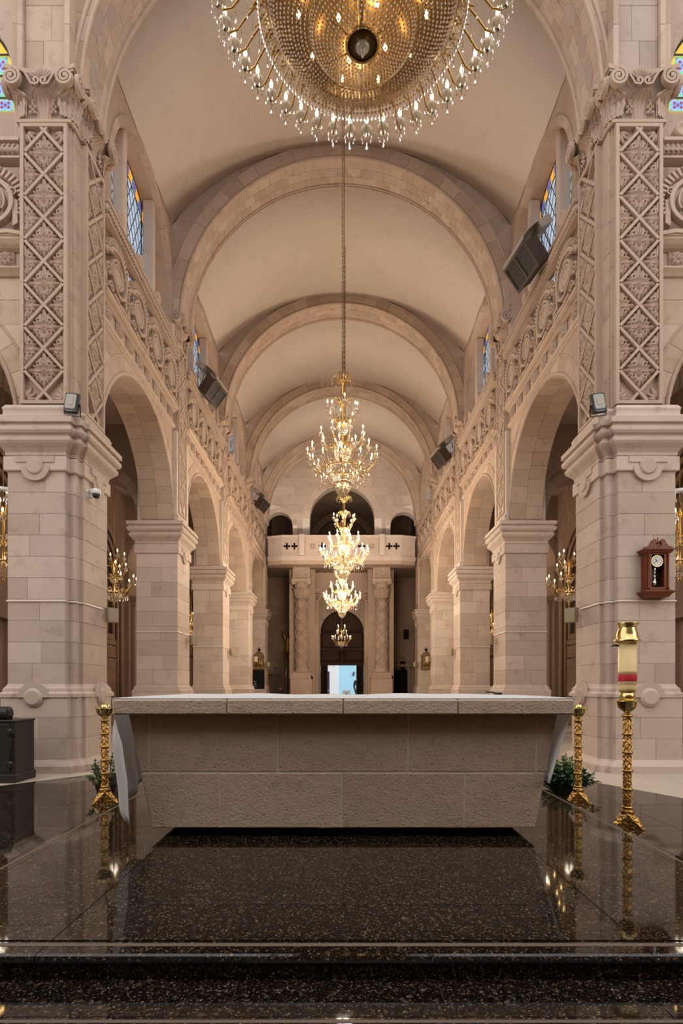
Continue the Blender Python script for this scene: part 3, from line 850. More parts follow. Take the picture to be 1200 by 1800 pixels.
        MB().sweep(plan + [plan[0]], [(-o_, z) for o_, z in [(.03, .98), (.075, .985), (.075, 1.03), (.045, 1.06), (.04, 1.10), (.015, 1.13), (0, 1.16)]], cap=False).build('base_cap', 'stone', root, off, mirror=mir)
        m = MB(); m.sector((0, 0), .001, .19, pi, 2 * pi, FRONT, 0, .045, 12); m.box(-.25, .25, -.05, 0, .03, .13)
        m.build('roundel_collar', 'stone', root, loc=((XN - cx) * s, 0, 4.02), rotz=rz)
        roundel(.115, .065).build('roundel', 'stone', root, loc=((XN - cx) * s, 0, 4.02), rotz=rz)
        conduit_run(root, [(XN, y1 - .1), (XN, y0), (4.39, y0)], off, mir, 2.285)
        yc = cy_ - .05
        w = .70
        m = MB(); m.box(XN + .075, 3.8, yc - w / 2, yc + w / 2, 4.62, 8.55)
        m.build('pilaster_shaft', 'stone_carved', root, off, mirror=mir)
        MB().sweep([(3.75, yc + w / 2), (3.75, yc - w / 2), (XN + .045, yc - w / 2), (XN + .045, yc + w / 2), (3.75, yc + w / 2)], [(-o_, z) for o_, z in PED], cap=False).build('pedestal_moulding', 'stone', root, off, mirror=mir)
        if k < 4:
            lattice_panel(root, 'carved_pilaster', .60, 3.68, ((XN + .07 - cx) * s, yc - cy_, 4.86), rz, k < 3)
            capital(root, .64, ((XN + .045 - cx) * s, yc - cy_, 8.60), rz)
        else:
            lattice_panel(root, 'carved_pilaster', .60, 2.2, ((XN + .07 - cx) * s, yc - cy_, 4.86), rz, False)
            MB().box(XN - .06, 4.0, yc - .42, yc + .5, 8.72, 9.0).build('impost_block', 'stone', root, off, mirror=mir)
    # small speakers on the pillars and cameras come later

# ------------------------------------------------------------------ nave walls above the arcades
RA = 1.83
for s, side in SIDES:
    mir = s < 0
    wl = thing(f'wall_{side}', f'{side} nave wall of round arches above the pillars', 'wall', (0, 0, 0), kind='structure')
    fr = nave_at(XW)
    for b, (y0, y1) in enumerate(BAYS):
        c = (y0 + y1) / 2; r = (y1 - y0) / 2 - .01
        ro = r + .30
        m = MB(); arch_wall(m, fr, y0 - .45, y1 + .45, ZG - .02, c, r + .02, ZS, ZS - .05, XW - XO + .02, -.012, 26)
        m.build('wall_core', 'stone_warm', wl, mirror=mir)
        nv = 17 if b < 2 else 13
        arch_ring(wl, 'voussoir', 'stone_warm', fr, (c, ZS), r, ro, -.33, .0, nv, mirror=mir, jit=.002)
        arch_ring(wl, 'soffit_stone', 'stone_warm', fr, (c, ZS), r, r + .1, XW - XO, -.335, nv + 4, mirror=mir)
        mm = MB(); mm.smooth = True
        mm.tube([fr(a, z, .0) for a, z in arcpts((c, ZS), r + .035, 0, pi, 36)], .028, 6)
        mm.tube([fr(a, z, .0) for a, z in arcpts((c, ZS), ro, 0, pi, 36)], .016, 6)
        mm.build('arch_moulding', 'stone_warm', wl, mirror=mir)
        el = lambda z, c=c, ro=ro: (c - sqrt(max(0, ro * ro - (z - ZS) ** 2))) if z < ZS + ro else c
        er = lambda z, c=c, ro=ro: (c + sqrt(max(0, ro * ro - (z - ZS) ** 2))) if z < ZS + ro else c
        if b < 3:
            courses(wl, 'wall_block', 'stone_warm', fr, ZS, 6.66, .39, lambda z, y0=y0: y0 - (.0), el, .8, -.08, 0, mirror=mir, seed=b)
            courses(wl, 'wall_block', 'stone_warm', fr, ZS, 6.66, .39, er, lambda z, y1=y1: y1, .8, -.08, 0, mirror=mir, seed=b + 9)
        else:
            m = MB()
            arch_wall(m, fr, y0, y1, 6.66, c, ro, ZS, ZS, -.08, 0, 20); m.build('wall_face', 'stone_warm', wl, mirror=mir)
        # string courses and frieze of carved bosses
        def roll(nm, prof):
            MB().prism([(0, 0)], fr, 0, 0) if False else None
            q = MB(); q.sweep([(XW, y0 - .02), (XW, y1 + .02)], [(-o_, z) for o_, z in prof]); q.build(nm, 'stone_warm', wl, mirror=mir)
        roll('string_course', [(0, 6.60), (.02, 6.61), (.02, 6.64), (.03, 6.645), (.048, 6.66), (.055, 6.685), (.048, 6.71), (.03, 6.725), (.0, 6.73)])
        roll('string_course', [(0, 6.97), (.03, 6.975), (.05, 6.99), (.05, 7.01), (.085, 7.02), (.115, 7.045), (.12, 7.07), (.11, 7.10), (.07, 7.115), (.07, 7.14), (0, 7.14)])
        n = 8
        for i in range(n):
            yy = y0 + (i + .5) * (y1 - y0) / n
            put('rosette', ROS, wl, ((XW + .002) * s, yy, 6.855), R(-90) * s, (1, 1.9, 1.1))
    # clerestory wall, windows
    for b, (y0, y1) in enumerate(BAYS):
        wb0, wb1 = (8.5, 12.2) if b == 0 else (y0 - .3, y1 + .1)
        c = 10.50 if b == 0 else (y0 + y1) / 2; r = 1.60
        zs = 9.24
        m = MB(); arch_wall(m, fr, wb0, wb1, 10.9, c, r, zs, ZG, -.45, 0, 26); m.build('clerestory_wall', 'stone_warm', wl, mirror=mir)
        arch_ring(wl, 'window_voussoir', 'stone_warm', fr, (c, zs), r - .005, r + .12, -.1, .018, 15, mirror=mir)
        MB().prism([(y0 - .6, ZG - .02), (y1 + .6, ZG - .02), (y1 + .6, ZG + .02), (y0 - .6, ZG + .02)], fr, -.60, -.0).build('gallery_floor', 'stone_warm', wl, mirror=mir)
        MB().prism([(c - r - .1, ZG), (c + r + .1, ZG), (c + r + .1, 8.25), (c - r - .1, 8.25)], fr, -.42, -.22).build('window_breast', 'stone_warm', wl, mirror=mir)
        # three-light window
        nth = ORD[b]
        w = thing(f'window_{b + 1 if s > 0 else b + 5}', f'arched stained glass clerestory window, {nth} from the altar on the {side}', 'window', ((XW + .4) * s, c, 8.25), kind='structure', group=None)
        offw = (XW + .4, c, 8.25)
        for my in (-.74, .74):
            zt = zs + sqrt(r * r - my * my)
            MB().cbox(XW + .10, XW + .30, c + my - .085, c + my + .085, 8.25, zt + .02, .02).build('mullion', 'stone', w, offw, mirror=mir)
        g = nave_at(XW + .36)
        ri = r - .26
        # clear middle panes cut into three lights, coloured border along the arch
        def pane(u0, u1):
            us = [u0 + (u1 - u0) * i / 8 for i in range(9)]
            us = [u for u in us if abs(u) < ri]
            if len(us) < 2: return
            poly = [(c + us[0], 8.25), (c + us[-1], 8.25)] + [(c + u, zs + sqrt(max(0, ri * ri - u * u))) for u in us[::-1]]
            MB().prism(poly, g, -.01, 0).build('pane', 'glass_clear', w, offw, mirror=mir, centre=True)
        pane(-ri + .001, -.74); pane(-.74, .74); pane(.74, ri - .001)
        nb = 13
        me = None
        for i in range(nb + 8):
            m = MB()
            if i < nb:
                a0, a1 = pi * i / nb, pi * (i + 1) / nb; am = (a0 + a1) / 2
                m.cur = 0; m.sector((c, zs), ri, r, a0, a1, g, -.012, 0, 2)
                cc = (c + (ri + r) / 2 * cos(am), zs + (ri + r) / 2 * sin(am)); ct, st = cos(am), sin(am)
            else:
                q = (i - nb) % 4; sd = 1 if i - nb < 4 else -1
                z0 = 8.25 + q * (zs - 8.25) / 4; z1 = z0 + (zs - 8.25) / 4
                ua, ub = (c + ri, c + r) if sd > 0 else (c - r, c - ri)
                m.cur = 0; m.prism([(ua, z0), (ub, z0), (ub, z1), (ua, z1)], g, -.012, 0)
                cc = ((ua + ub) / 2, (z0 + z1) / 2); ct, st = 1, 0
            def sq(hw, hh, d0, d1, mi, cx=0, cz=0):
                m.cur = mi
                pp = []
                for a_, b_ in ((-hw, -hh), (hw, -hh), (hw, hh), (-hw, hh)):
                    a_ += cx; b_ += cz
                    pp.append((cc[0] + a_ * ct - b_ * st, cc[1] + a_ * st + b_ * ct))
                m.prism(pp, g, d0, d1)
            sq(.085, .105, 0, .003, 1); sq(.07, .088, .003, .006, 2)
            for dx in (-.03, .03):
                for dz in (-.04, .04): sq(.018, .018, .006, .008, 3, dx, dz)
            m.build('border_pane', ['glass_orange', 'glass_green', 'glass_blue', 'glass_purple'], w, offw, mirror=mir, centre=True)
        # leading
        m = MB()
        for sgn in (-1, 1):
            for k in range(-14, 15):
                u = k * .21
                p = []
                for q in range(41):
                    z = 8.25 + q * .066; uu = u + sgn * (z - 9.0) * .55
                    if abs(uu) < ri and z < zs + sqrt(ri * ri - uu * uu): p.append((c + uu, z))
                if len(p) > 1: m.band([p[0], p[-1]], .006, g, 0, .008)
        m.band(arcpts((c, zs), ri, 0, pi, 24), .012, g, 0, .010); m.band(arcpts((c, zs), r - .01, 0, pi, 24), .014, g, 0, .010)
        for u in (-ri, ri): m.band([(c + u, 8.25), (c + u, zs)], .012, g, 0, .01)
        m.band([(c - r, 8.6), (c + r, 8.6 + .02)], .012, g, 0, .012); m.band([(c - r, zs), (c + r, zs)], .012, g, 0, .012)
        for u in (-.74, 0, .74): m.band([(c + u, 8.25), (c + u, zs + sqrt(r * r - u * u))], .013, g, 0, .012)
        m.build('lead_came', 'lead', w, offw, mirror=mir)

# ------------------------------------------------------------------ vault
RV, ZV = 4.75, 7.92
ceil = thing('ceiling', 'plastered barrel vault over the nave', 'ceiling', kind='structure')
segs = [(8.45, 12.3), (12.6, 17.0), (17.3, 21.7), (22.0, 27.3)]
amax = math.asin(3.62 / RV)
for a, b in segs:
    m = MB(); m.smooth = True; n = 40
    vs_ = []; fs = []
    for i in range(n + 1):
        t = -amax + 2 * amax * i / n
        for rr in (RV, RV + .12):
            for y in (a, b): vs_.append((rr * sin(t), y, ZV + rr * cos(t)))
    for i in range(n):
        k = 4 * i; fs += [(k, k + 1, k + 5, k + 4), (k + 2, k + 6, k + 7, k + 3), (k, k + 4, k + 6, k + 2), (k + 1, k + 3, k + 7, k + 5)]
    m.add(vs_, fs); m.build('vault_shell', 'plaster', ceil)

# ------------------------------------------------------------------ transverse arches
RT, ZT = 3.42, 8.99
for k in range(1, 5):
    y0 = PIERS[k][0] - .02; y1 = y0 + .74
    t = thing('transverse_arch', f'broad stone rib arch under the vault, {ORD[k-1]} beyond the big crystal chandelier', 'arch', (0, y0, ZT))
    off = (0, y0, ZT); fr = front_at(y0)
    n = 27 if k < 3 else 21
    arch_ring(t, 'face_voussoir', 'stone_warm', fr, (0, ZT), RT + .05, RT + .30, -.25, 0, n, off=off, jit=.002)
    # haunch stones between the ring and the vault
    def top(a):   # distance from the arch centre to the vault along angle a
        dz = ZT - ZV; ca, sa = cos(a), sin(a)
        B = dz * sa; C = dz * dz - RV * RV
        return -B + sqrt(B * B - C)
    nh = 12 if k < 4 else 8
    for sgn in (0, 1):
        for i in range(nh):
            a = .02 + (1.15 - .02) * i / nh; b = .02 + (1.15 - .02) * (i + 1) / nh
            ra, rb = min(top(a), 3.62 / cos(a)), min(top(b), 3.62 / cos(b)); r0 = RT + .305
            if max(ra, rb) < r0 + .02: continue
            if sgn: a2, b2 = pi - a, pi - b
            else: a2, b2 = a, b
            P = [(r0 * cos(a2), ZT + r0 * sin(a2)), (ra * cos(a2) * 1.002, ZT + ra * sin(a2)), (rb * cos(b2) * 1.002, ZT + rb * sin(b2)), (r0 * cos(b2), ZT + r0 * sin(b2))]
            if sgn: P = P[::-1]
            MB().prism(P, fr, -.25, -.012).build('haunch_stone', 'old_stone', t, off, centre=True)
    # soffit: three rows of blocks
    rows = [(.05, .26), (.26, .46), (.46, .64)] if k < 4 else [(.05, .34), (.34, .64)]
    nn = 40 if k == 1 else 32 if k == 2 else 24
    for q, (d0, d1) in enumerate(rows):
        o_ = (q % 2) * .5
        for i in range(nn):
            a = pi * (i + o_) / nn; b = pi * (i + 1 + o_) / nn
            if b > pi + .01: continue
            g = .002 / RT
            MB().sector((0, ZT), RT, RT + .12, a + g, b - g, fr, -(d1 - .002), -(d0 + .002), 1).build('soffit_block', 'stone_warm', t, off, centre=True)
    m = MB(); m.smooth = True
    m.tube([fr(a, z, -.02) for a, z in arcpts((0, ZT), RT + .015, 0, pi, 48)], .036, 8)
    m.tube([fr(a, z, 0) for a, z in arcpts((0, ZT), RT + .30, 0, pi, 48)], .014, 6)
    m.tube([fr(a, z, -.66) for a, z in arcpts((0, ZT), RT - .005, 0, pi, 48)], .022, 6)
    m.tube([fr(a, z, -.72) for a, z in arcpts((0, ZT), RT + .0, 0, pi, 48)], .028, 6)
    m.build('arch_moulding', 'stone_warm', t, off)
    m = MB(); m.sector((0, ZT), RT + .02, RT + .25, 0, pi, fr, -.72, -.02, 40); m.build('arch_core', 'mortar_warm', t, off)

# crossing arch nearest the camera
t = thing('crossing_arch', 'wide crossing arch framing the nave vault, springing from both crossing pillars', 'arch', (0, 7.72, 9.2))
off = (0, 7.72, 9.2); fr = front_at(7.72); RC, ZCR = 3.54, 9.14
for q, (d0, d1) in enumerate([(.02, .20), (.20, .38), (.38, .56), (.56, .70)]):
    nn = 34
    for i in range(nn):
        a = pi * (i + (q % 2) * .5) / nn; b = a + pi / nn
        if b > pi + .01: continue
        g = .002 / RC
        MB().sector((0, ZCR), RC, RC + .12, a + g, b - g, fr, -(d1 - .002), -(d0 + .002), 1).build('soffit_block', 'stone_warm' if (i * 7 + q * 3) % 5 else 'old_stone', t, off, centre=True)
arch_ring(t, 'face_voussoir', 'stone_warm', fr, (0, ZCR), RC, RC + .5, -.015, .02, 31, off=off)
m = MB(); m.sector((0, ZCR), RC + .02, 4.15, 0, pi, fr, -.75, -.02, 40); m.build('arch_core', 'mortar_warm', t, off)
m = MB(); m.smooth = True
for d, rr, w in ((-.72, RC - .005, .03), (-.77, RC + .03, .035), (.01, RC + .0, .03), (.03, RC + .1, .03)):
    m.tube([fr(a, z, d) for a, z in arcpts((0, ZCR), rr, 0, pi, 60)], w, 8)
m.build('arch_moulding', 'stone_warm', t, off)
for sgn in (0, 1):                       # lozenge stones set in the soffit
    for i in range(7):
        a = .16 + .13 * i
        if sgn: a = pi - a
        r_ = RC - .006
        P = []
        for da, dd in ((0, -.13), (.045, 0), (0, .13), (-.045, 0)):
            P.append((r_ * cos(a + da), 7.72 + .30 + dd, ZCR + r_ * sin(a + da)))
        P2 = [(p[0] * 1.01, p[1], ZCR + (p[2] - ZCR) * 1.01) for p in P]
        MB().add(P + P2, [(0, 1, 2, 3), (4, 7, 6, 5), (0, 4, 5, 1), (1, 5, 6, 2), (2, 6, 7, 3), (3, 7, 4, 0)]).build('lozenge_stone', 'old_stone', t, off, centre=True)

# ------------------------------------------------------------------ balustrades of the gallery
def scroll_meshes():
    fr = FRONT
    m = MB(); C = (-.04, .42)
    m.band(spiral(C, .375, .205, R(28), R(28 + 430), 54), [.016 + .012 * (1 - i / 54) for i in range(55)], fr, -.04, .055)
    m.band(spiral(C, .335, .20, R(30), R(200), 20), [.010] * 21, fr, -.04, .035)
    m.band([(.30, .60), (.40, .58), (.45, .50)], .02, fr, -.04, .05)
    m.band([(-.46, .02), (-.30, .05), (-.1, .03), (.1, .06)], .025, fr, -.04, .04)
    m.box(-.465, .465, -.02, .05, -.0, .03)
    m.prism([(-.42, .16), (-.36, .12), (-.36, .50), (-.42, .46)], fr, -.03, .03)
    S = m.mesh('scroll_panel', 'stone_carved')
    m = MB(); n = 16
    ww = lambda q: .115 * sin(pi * (.12 + .88 * q)) ** .6 + .004
    a0, a1 = R(12), R(205)
    for i in range(24):
        q0, q1 = i / 24, (i + 1) / 24; A, B = a0 + (a1 - a0) * q0, a0 + (a1 - a0) * q1
        m.sector(C, .40, .40 + ww((q0 + q1) / 2), A, B, fr, -.04, .015, 1)
        if i % 1 == 0: m.sector(C, .405, .40 + ww(q0) * .95, A, A + (B - A) * .5, fr, .015, .045, 1)
    F = m.mesh('fan_crest', 'stone_carved')
    m = MB(); m.smooth = True
    m.lathe([(.001, .03), (.165, .03), (.185, .0), (.188, -.045), (.17, -.055), (.158, -.035), (.15, -.008), (0, -.006)], 20, axis='y')
    D = m.mesh('medallion', 'stone_carved')
    m = MB()
    m.band(spiral((0, 0), .105, .012, R(200), R(200 - 560), 34), [.013] * 35, fr, -.04, .045)
    V = m.mesh('small_volute', 'stone_carved')
    m = MB(); m.box(-.07, .07, -.005, .03, 0, .26)
    for k in range(4): m.smooth = True; m.lathe([(.013, 0), (.013, .25)], 6, (-.05 + k * .033, -.012, .005))
    m.smooth = False; m.box(-.08, .08, -.03, .03, .25, .285)
    L = m.mesh('fluted_block', 'stone_carved')
    m = MB(); m.smooth = True
    m.lathe([(.095, .10), (.105, .07), (.105, -.07), (.095, -.10), (.07, -.105), (.06, -.09), (0, -.09)], 16, (0, 0, .09), axis='y')
    Rd = m.mesh('rail_roundel', 'stone_carved')
    return S, F, D, V, L, Rd
SP, FAN, MED, VOL, FLU, RRD = scroll_meshes()
def rail(m, x0, x1):
    """top rail along local x, facing -y"""
    m.box(x0, x1, -.075, .07, .985, 1.012); m.box(x0, x1, -.02, .06, 1.012, 1.20); m.box(x0, x1, -.095, .08, 1.20, 1.245); m.box(x0, x1, -.06, .06, 1.245, 1.27)
def garland(x0, x1):
    m = MB(); m.smooth = True; n = int((x1 - x0) / .022)
    m.tube([(x0 + (x1 - x0) * i / n, -.025, 1.107) for i in range(n + 1)], [.062 + .018 * (i % 3 == 0) - .008 * (i % 3 == 1) for i in range(n + 1)], 8)
    for i in range(int((x1 - x0) / .066)):
        x = x0 + .066 * (i + .5); 
        for dz, sg in ((.035, 1), (-.035, -1)):
            m.tube([(x - .02, -.07, 1.107 + dz * .4), (x + .01, -.088, 1.107 + dz), (x + .03, -.07, 1.107 + dz * 1.5)], [.006, .014, .005], 5)
    return m
def balustrade(label, L, n, loc, rotz, flip, roundels, ngroup='carved stone balustrades of the gallery'):
    t = thing('balustrade', label, 'balustrade', loc, rotz, ngroup)
    m = MB(); rail(m, -L / 2, L / 2); m.build('rail', 'stone_carved', t)
    garland(-L / 2, L / 2).build('rail_garland', 'stone_carved', t)
    p = L / n
    for i in range(n):
        x = -L / 2 + (i + .5) * p; f = -1 if flip else 1; k = p / .93
        o = put('scroll_panel', SP, t, (x, 0, 0), 0, (f * k, 1, 1.0))
        put('fan_crest', FAN, o)
        md = put('medallion', MED, o, (-.04, -.0, .42)); 
        put('flower', FLOWER, o, (-.04, -.008, .42))
        put('small_volute', VOL, o, (.33, 0, .30)); put('small_volute', VOL, o, (.21, 0, .10), 0, (-.8, 1, .8)); put('small_volute', VOL, o, (-.36, 0, .58), 0, (-.6, 1, -.6))
        put('fluted_block', FLU, o, (.40, 0, .03), 0, (.8, 1, .8))
    for x in roundels: put('rail_roundel', RRD, t, (x, 0, 1.26))
    return t
for s, side in SIDES:
    for b, (y0, y1) in enumerate(BAYS):
        L = y1 - y0 + .1
        balustrade(f'pierced stone gallery balustrade with big scrolls, {ORD[b]} bay from the altar, {side} side', L, 4, ((XW - .055) * s, (y0 + y1) / 2, ZG), R(-90) * s, s < 0, [-1.38, -.46, .46, 1.38])

# ------------------------------------------------------------------ transept walls either side of the crossing
for s, side in SIDES:
    mir = s < 0
    wl = thing(f'wall_{side}_transept', f'transept wall with an aisle arch at the far {side} edge of the picture', 'wall', (0, 7.65, 0), kind='structure')
    off = (0, 7.65, 0); fr = front_at(7.66); c, r = 6.13, 1.73
    m = MB(); arch_wall(m, fr, 4.3, 8.6, ZG, c, r + .02, ZS, 0, -.6, -.012, 26); m.build('wall_core', 'stone_warm', wl, off, mirror=mir)
    arch_ring(wl, 'voussoir', 'stone_warm', fr, (c, ZS), r, r + .30, -.6, 0, 17, off=off, mirror=mir)
    m = MB(); m.smooth = True; m.tube([fr(a, z, .0) for a, z in arcpts((c, ZS), r + .04, 0, pi, 36)], .03, 6); m.tube([fr(a, z, .0) for a, z in arcpts((c, ZS), r + .3, 0, pi, 36)], .018, 6)
    m.build('arch_moulding', 'stone_warm', wl, off, mirror=mir)
    ro = r + .30
    courses(wl, 'wall_block', 'stone_warm', fr, ZS, 6.66, .34, lambda z: 4.3, lambda z: (c - sqrt(max(0, ro * ro - (z - ZS) ** 2))) if z < ZS + ro else c, .55, -.08, 0, off=off, mirror=mir, seed=77)
    for prof in ([(0, 6.62), (.03, 6.63), (.05, 6.665), (.085, 6.71), (.05, 6.755), (.0, 6.76)], [(0, 6.97), (.05, 6.99), (.085, 7.02), (.12, 7.07), (.07, 7.115), (.07, 7.14), (0, 7.14)]):
        MB().sweep([(4.25, 7.66), (8.6, 7.66)], prof).build('string_course', 'stone_warm', wl, off, mirror=mir)
    for i in range(9): put('rosette', ROS, wl, ((4.50 + .46 * i) * s, .012, 6.865), 0, (1, 1.8, 1))
    m = MB(); arch_wall(m, front_at(8.10), 4.3, 8.6, 13.2, 6.02, 1.36, 9.70, 7.14, -.3, 0, 26); m.build('upper_wall', 'stone_warm', wl, off, mirror=mir)
    MB().box(4.3, 8.6, 7.72, 8.3, 7.10, 7.15).build('gallery_floor', 'stone_warm', wl, off, mirror=mir)
    balustrade(f'pierced stone gallery balustrade facing the altar at the {side} edge', 4.2, 4, (6.36 * s, 7.60, ZG), 0, s < 0, [-1.85, -.92, 0, .92], 'carved stone balustrades of the gallery')
    MB().box(4.6, 7.5, 8.30, 8.42, 7.1, 9.52).build('window_breast', 'stone_warm', wl, off, mirror=mir)
    # stained glass of the transept
    w = thing(f'window_{9 if s > 0 else 10}', f'brightly patterned stained glass window cut off by the {side} edge of the picture', 'window', (6.02 * s, 8.3, 9.5), kind='structure')
    offw = (6.02, 8.3, 9.5); g = front_at(8.30)
    rr, zz = 1.36, 9.70
    m = MB(); m.sector((6.02, zz), .001, rr, 0, pi, g, -.02, 0, 24); m.prism([(4.66, 9.5), (7.38, 9.5), (7.38, zz), (4.66, zz)], g, -.02, 0)
    m.build('yellow_border', 'glass_yellow', w, offw, mirror=mir)
    tm = {}
    def tile(cx, cz, hw, hh):
        m = MB()
        q = lambda x0, x1, z0, z1, d: m.prism([(x0, z0), (x1, z0), (x1, z1), (x0, z1)], g, d, d + .002)
        m.cur = 0; q(cx - hw, cx + hw, cz - hh, cz + hh, .0)
        m.cur = 1
        m.prism([(cx - hw * .98, cz - hh * .98), (cx, cz - .35 * hh), (cx + hw * .98, cz - hh * .98), (cx + .35 * hw, cz), (cx + hw * .98, cz + hh * .98), (cx, cz + .35 * hh), (cx - hw * .98, cz + hh * .98), (cx - .35 * hw, cz)], g, .002, .004)
        for dx, dz in ((-.42, .38), (.42, .38), (-.42, -.38), (.42, -.38), (0, 0)):
            m.cur = 2; m.sector((cx + dx * hw, cz + dz * hh), .022, .052, 0, 2 * pi, g, .004, .007, 12)
            m.cur = 3; m.sector((cx + dx * hw, cz + dz * hh), .001, .023, 0, 2 * pi, g, .004, .008, 8)
        m.build('patterned_pane', ['glass_green', 'glass_purple', 'glass_sky', 'glass_red'], w, offw, mirror=mir, centre=True)
    for (cx, cz, hw, hh) in ((4.90, 9.60, .12, .085), (4.93, 9.85, .13, .15), (4.98, 10.18, .12, .13), (5.22, 9.62, .13, .1), (5.24, 9.88, .13, .14), (5.27, 10.2, .13, .14), (5.25, 10.52, .14, .13), (5.6, 9.9, .2, .2), (5.6, 10.4, .2, .2)):
        tile(cx, cz, hw, hh)
    m = MB()
    for z in (9.70, 10.02, 10.33, 10.66): m.prism([(4.66, z - .012), (7.38, z - .012), (7.38, z + .012), (4.66, z + .012)], g, .008, .016) if z < 9.7 else m.prism([(6.02 - sqrt(rr * rr - (z - zz) ** 2), z - .012), (6.02 + sqrt(rr * rr - (z - zz) ** 2), z - .012), (6.02 + sqrt(rr * rr - (z - zz) ** 2), z + .012), (6.02 - sqrt(rr * rr - (z - zz) ** 2), z + .012)], g, .008, .016)
    m.band(arcpts((6.02, zz), rr - .01, 0, pi, 24), .02, g, 0, .014); m.box(5.07, 5.085, 8.285, 8.30, 9.5, 10.6)
    m.build('lead_came', 'lead', w, offw, mirror=mir)

# ------------------------------------------------------------------ aisles
for s, side in SIDES:
    mir = s < 0
    wl = thing(f'wall_{side}_aisle', f'outer stone wall of the {side} aisle with blind arches', 'wall', (0, 0, 0), kind='structure')
    fr = nave_at(XA)
    MB().box(XA + .3, XA + .5, 8.0, 31, 0, 7.3).build('wall_core', 'shaded_stone', wl, mirror=mir)
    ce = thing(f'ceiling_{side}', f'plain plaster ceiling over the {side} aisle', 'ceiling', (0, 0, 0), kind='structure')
    MB().box(XO - .1, XA + .5, 8.0, 31, 6.75, 6.9).build('ceiling_slab', 'old_stone', ce, mirror=mir)  # plaster given a darker stone tone that puts the aisle's shade into it
    bays = [(7.95, 12.62), (12.62, 17.27), (17.27, 21.92), (21.92, 26.57)]
    for b, (y0, y1) in enumerate(bays):
        c = (y0 + y1) / 2
        m = MB(); arch_wall(m, fr, y0, y1, 6.75, c, 1.62, 4.0, 0, -.3, 0, 24); m.build('blind_arch', 'shaded_stone', wl, mirror=mir)
        mm = MB(); mm.smooth = True
        for q in range(3):
            mm.tube([fr(c + (1.62 - .1 * q), 0, -.08 * q)] + [fr(a, z, -.08 * q) for a, z in arcpts((c, 4.0), 1.62 - .1 * q, 0, pi, 28)] + [fr(c - (1.62 - .1 * q), 0, -.08 * q)], .05, 6)
        mm.build('arch_moulding', 'shaded_stone', wl, mirror=mir)
        # pilaster between the blind arches
        for yy in (y0, y1):
            if yy > 26.6 or yy < 8: continue
        MB().box(XA - .22, XA, y1 - .3, y1 + .3, 0, 3.7).build('wall_pilaster', 'shaded_stone', wl, mirror=mir)
        MB().sweep([(XA, y1 + .3), (XA - .22, y1 + .3), (XA - .22, y1 - .3), (XA, y1 - .3)][::-1], [(-o_, z) for o_, z in [(0, 3.5), (.04, 3.55), (.04, 3.6), (.10, 3.68), (.10, 3.8), (0, 3.82)]]).build('pilaster_cap', 'shaded_stone', wl, mirror=mir)
        MB().prism([(c - 1.3, 2.45), (c + 1.3, 2.45), (c + 1.3, 2.6), (c - 1.3, 2.6)], fr, -.3, -.10).build('sill', 'shaded_stone', wl, mirror=mir)
        if b < 3:
            w = thing(f'window_{11 + b if s > 0 else 14 + b}', f'tall stained glass window with yellow and blue border, {side} aisle, {ORD[b]} bay', 'window', ((XA + .25) * s, c, 2.65), kind='structure')
            offw = (XA + .25, c, 2.65); g = nave_at(XA + .27); hw, zt = .78, 4.25
            m = MB(); m.prism([(c - hw + .2, 2.85), (c + hw - .2, 2.85), (c + hw - .2, zt), (c - hw + .2, zt)], g, 0, .01); m.sector((c, zt), .001, hw - .2, 0, pi, g, 0, .01, 14)
            m.build('figure_pane', 'glass_sky', w, offw, mirror=mir, centre=True)
            for (x0, x1, z0, z1, mt) in ((-.2, .15, 3.0, 3.9, 'glass_purple'), (.05, .35, 3.2, 4.3, 'glass_clear'), (-.35, -.1, 3.5, 4.5, 'glass_yellow'), (-.1, .12, 3.9, 4.15, 'glass_red')):
                MB().prism([(c + x0, z0), (c + x1, z0 + .1), (c + x1 - .05, z1), (c + x0 + .06, z1 - .08)], g, .01, .014).build('coloured_pane', mt, w, offw, mirror=mir, centre=True)
            sq = []
            nz = 7
            for i in range(nz):
                z0 = 2.65 + i * .23
                for sd in (-1, 1): sq.append((c + sd * (hw - .1), z0 + .115))
            for i in range(5): sq.append((c - .47 + .235 * i, 2.75))
            for i in range(9):
                a = pi * (i + .5) / 9; sq.append((c + (hw - .1) * cos(a), zt + (hw - .1) * sin(a)))
            for (a, z) in sq:
                m = MB(); m.cur = 0; m.prism([(a - .105, z - .11), (a + .105, z - .11), (a + .105, z + .11), (a - .105, z + .11)], g, 0, .006)
                m.cur = 1; m.sector((a, z), .001, .07, 0, 2 * pi, g, .006, .009, 8); m.cur = 2; m.sector((a, z), .001, .03, 0, 2 * pi, g, .009, .012, 6)
                m.build('border_pane', ['glass_yellow', 'glass_blue', 'glass_purple'], w, offw, mirror=mir, centre=True)
            m = MB()
            for z in [2.65 + .23 * i for i in range(8)] + [4.5, 4.75]: m.band([(c - hw, z), (c + hw, z)], .010, g, .008, .016)
            for u in (-hw, -hw + .2, -.2, .2, hw - .2, hw): m.band([(c + u, 2.65), (c + u, zt)], .010, g, .008, .016)
            m.build('lead_came', 'lead', w, offw, mirror=mir)
    # stone courses on the visible outer wall and iron wall hooks
    courses(wl, 'wall_block', 'shaded_stone', nave_at(XA + .1), 0.0, 2.44, .41, lambda z: 11.5, lambda z: 20.4, .9, -.15, 0, mirror=mir, seed=5)
    for k, (yy) in enumerate((12.62, 17.27)):
        for i in range(5):
            m = MB(); m.tube([(XA - .22, yy - .12, .8 + .62 * i), (XA - .30, yy - .12, .78 + .62 * i), (XA - .31, yy - .12, .86 + .62 * i)], .012, 5)
            m.build('iron_hook', 'iron', wl, mirror=mir)
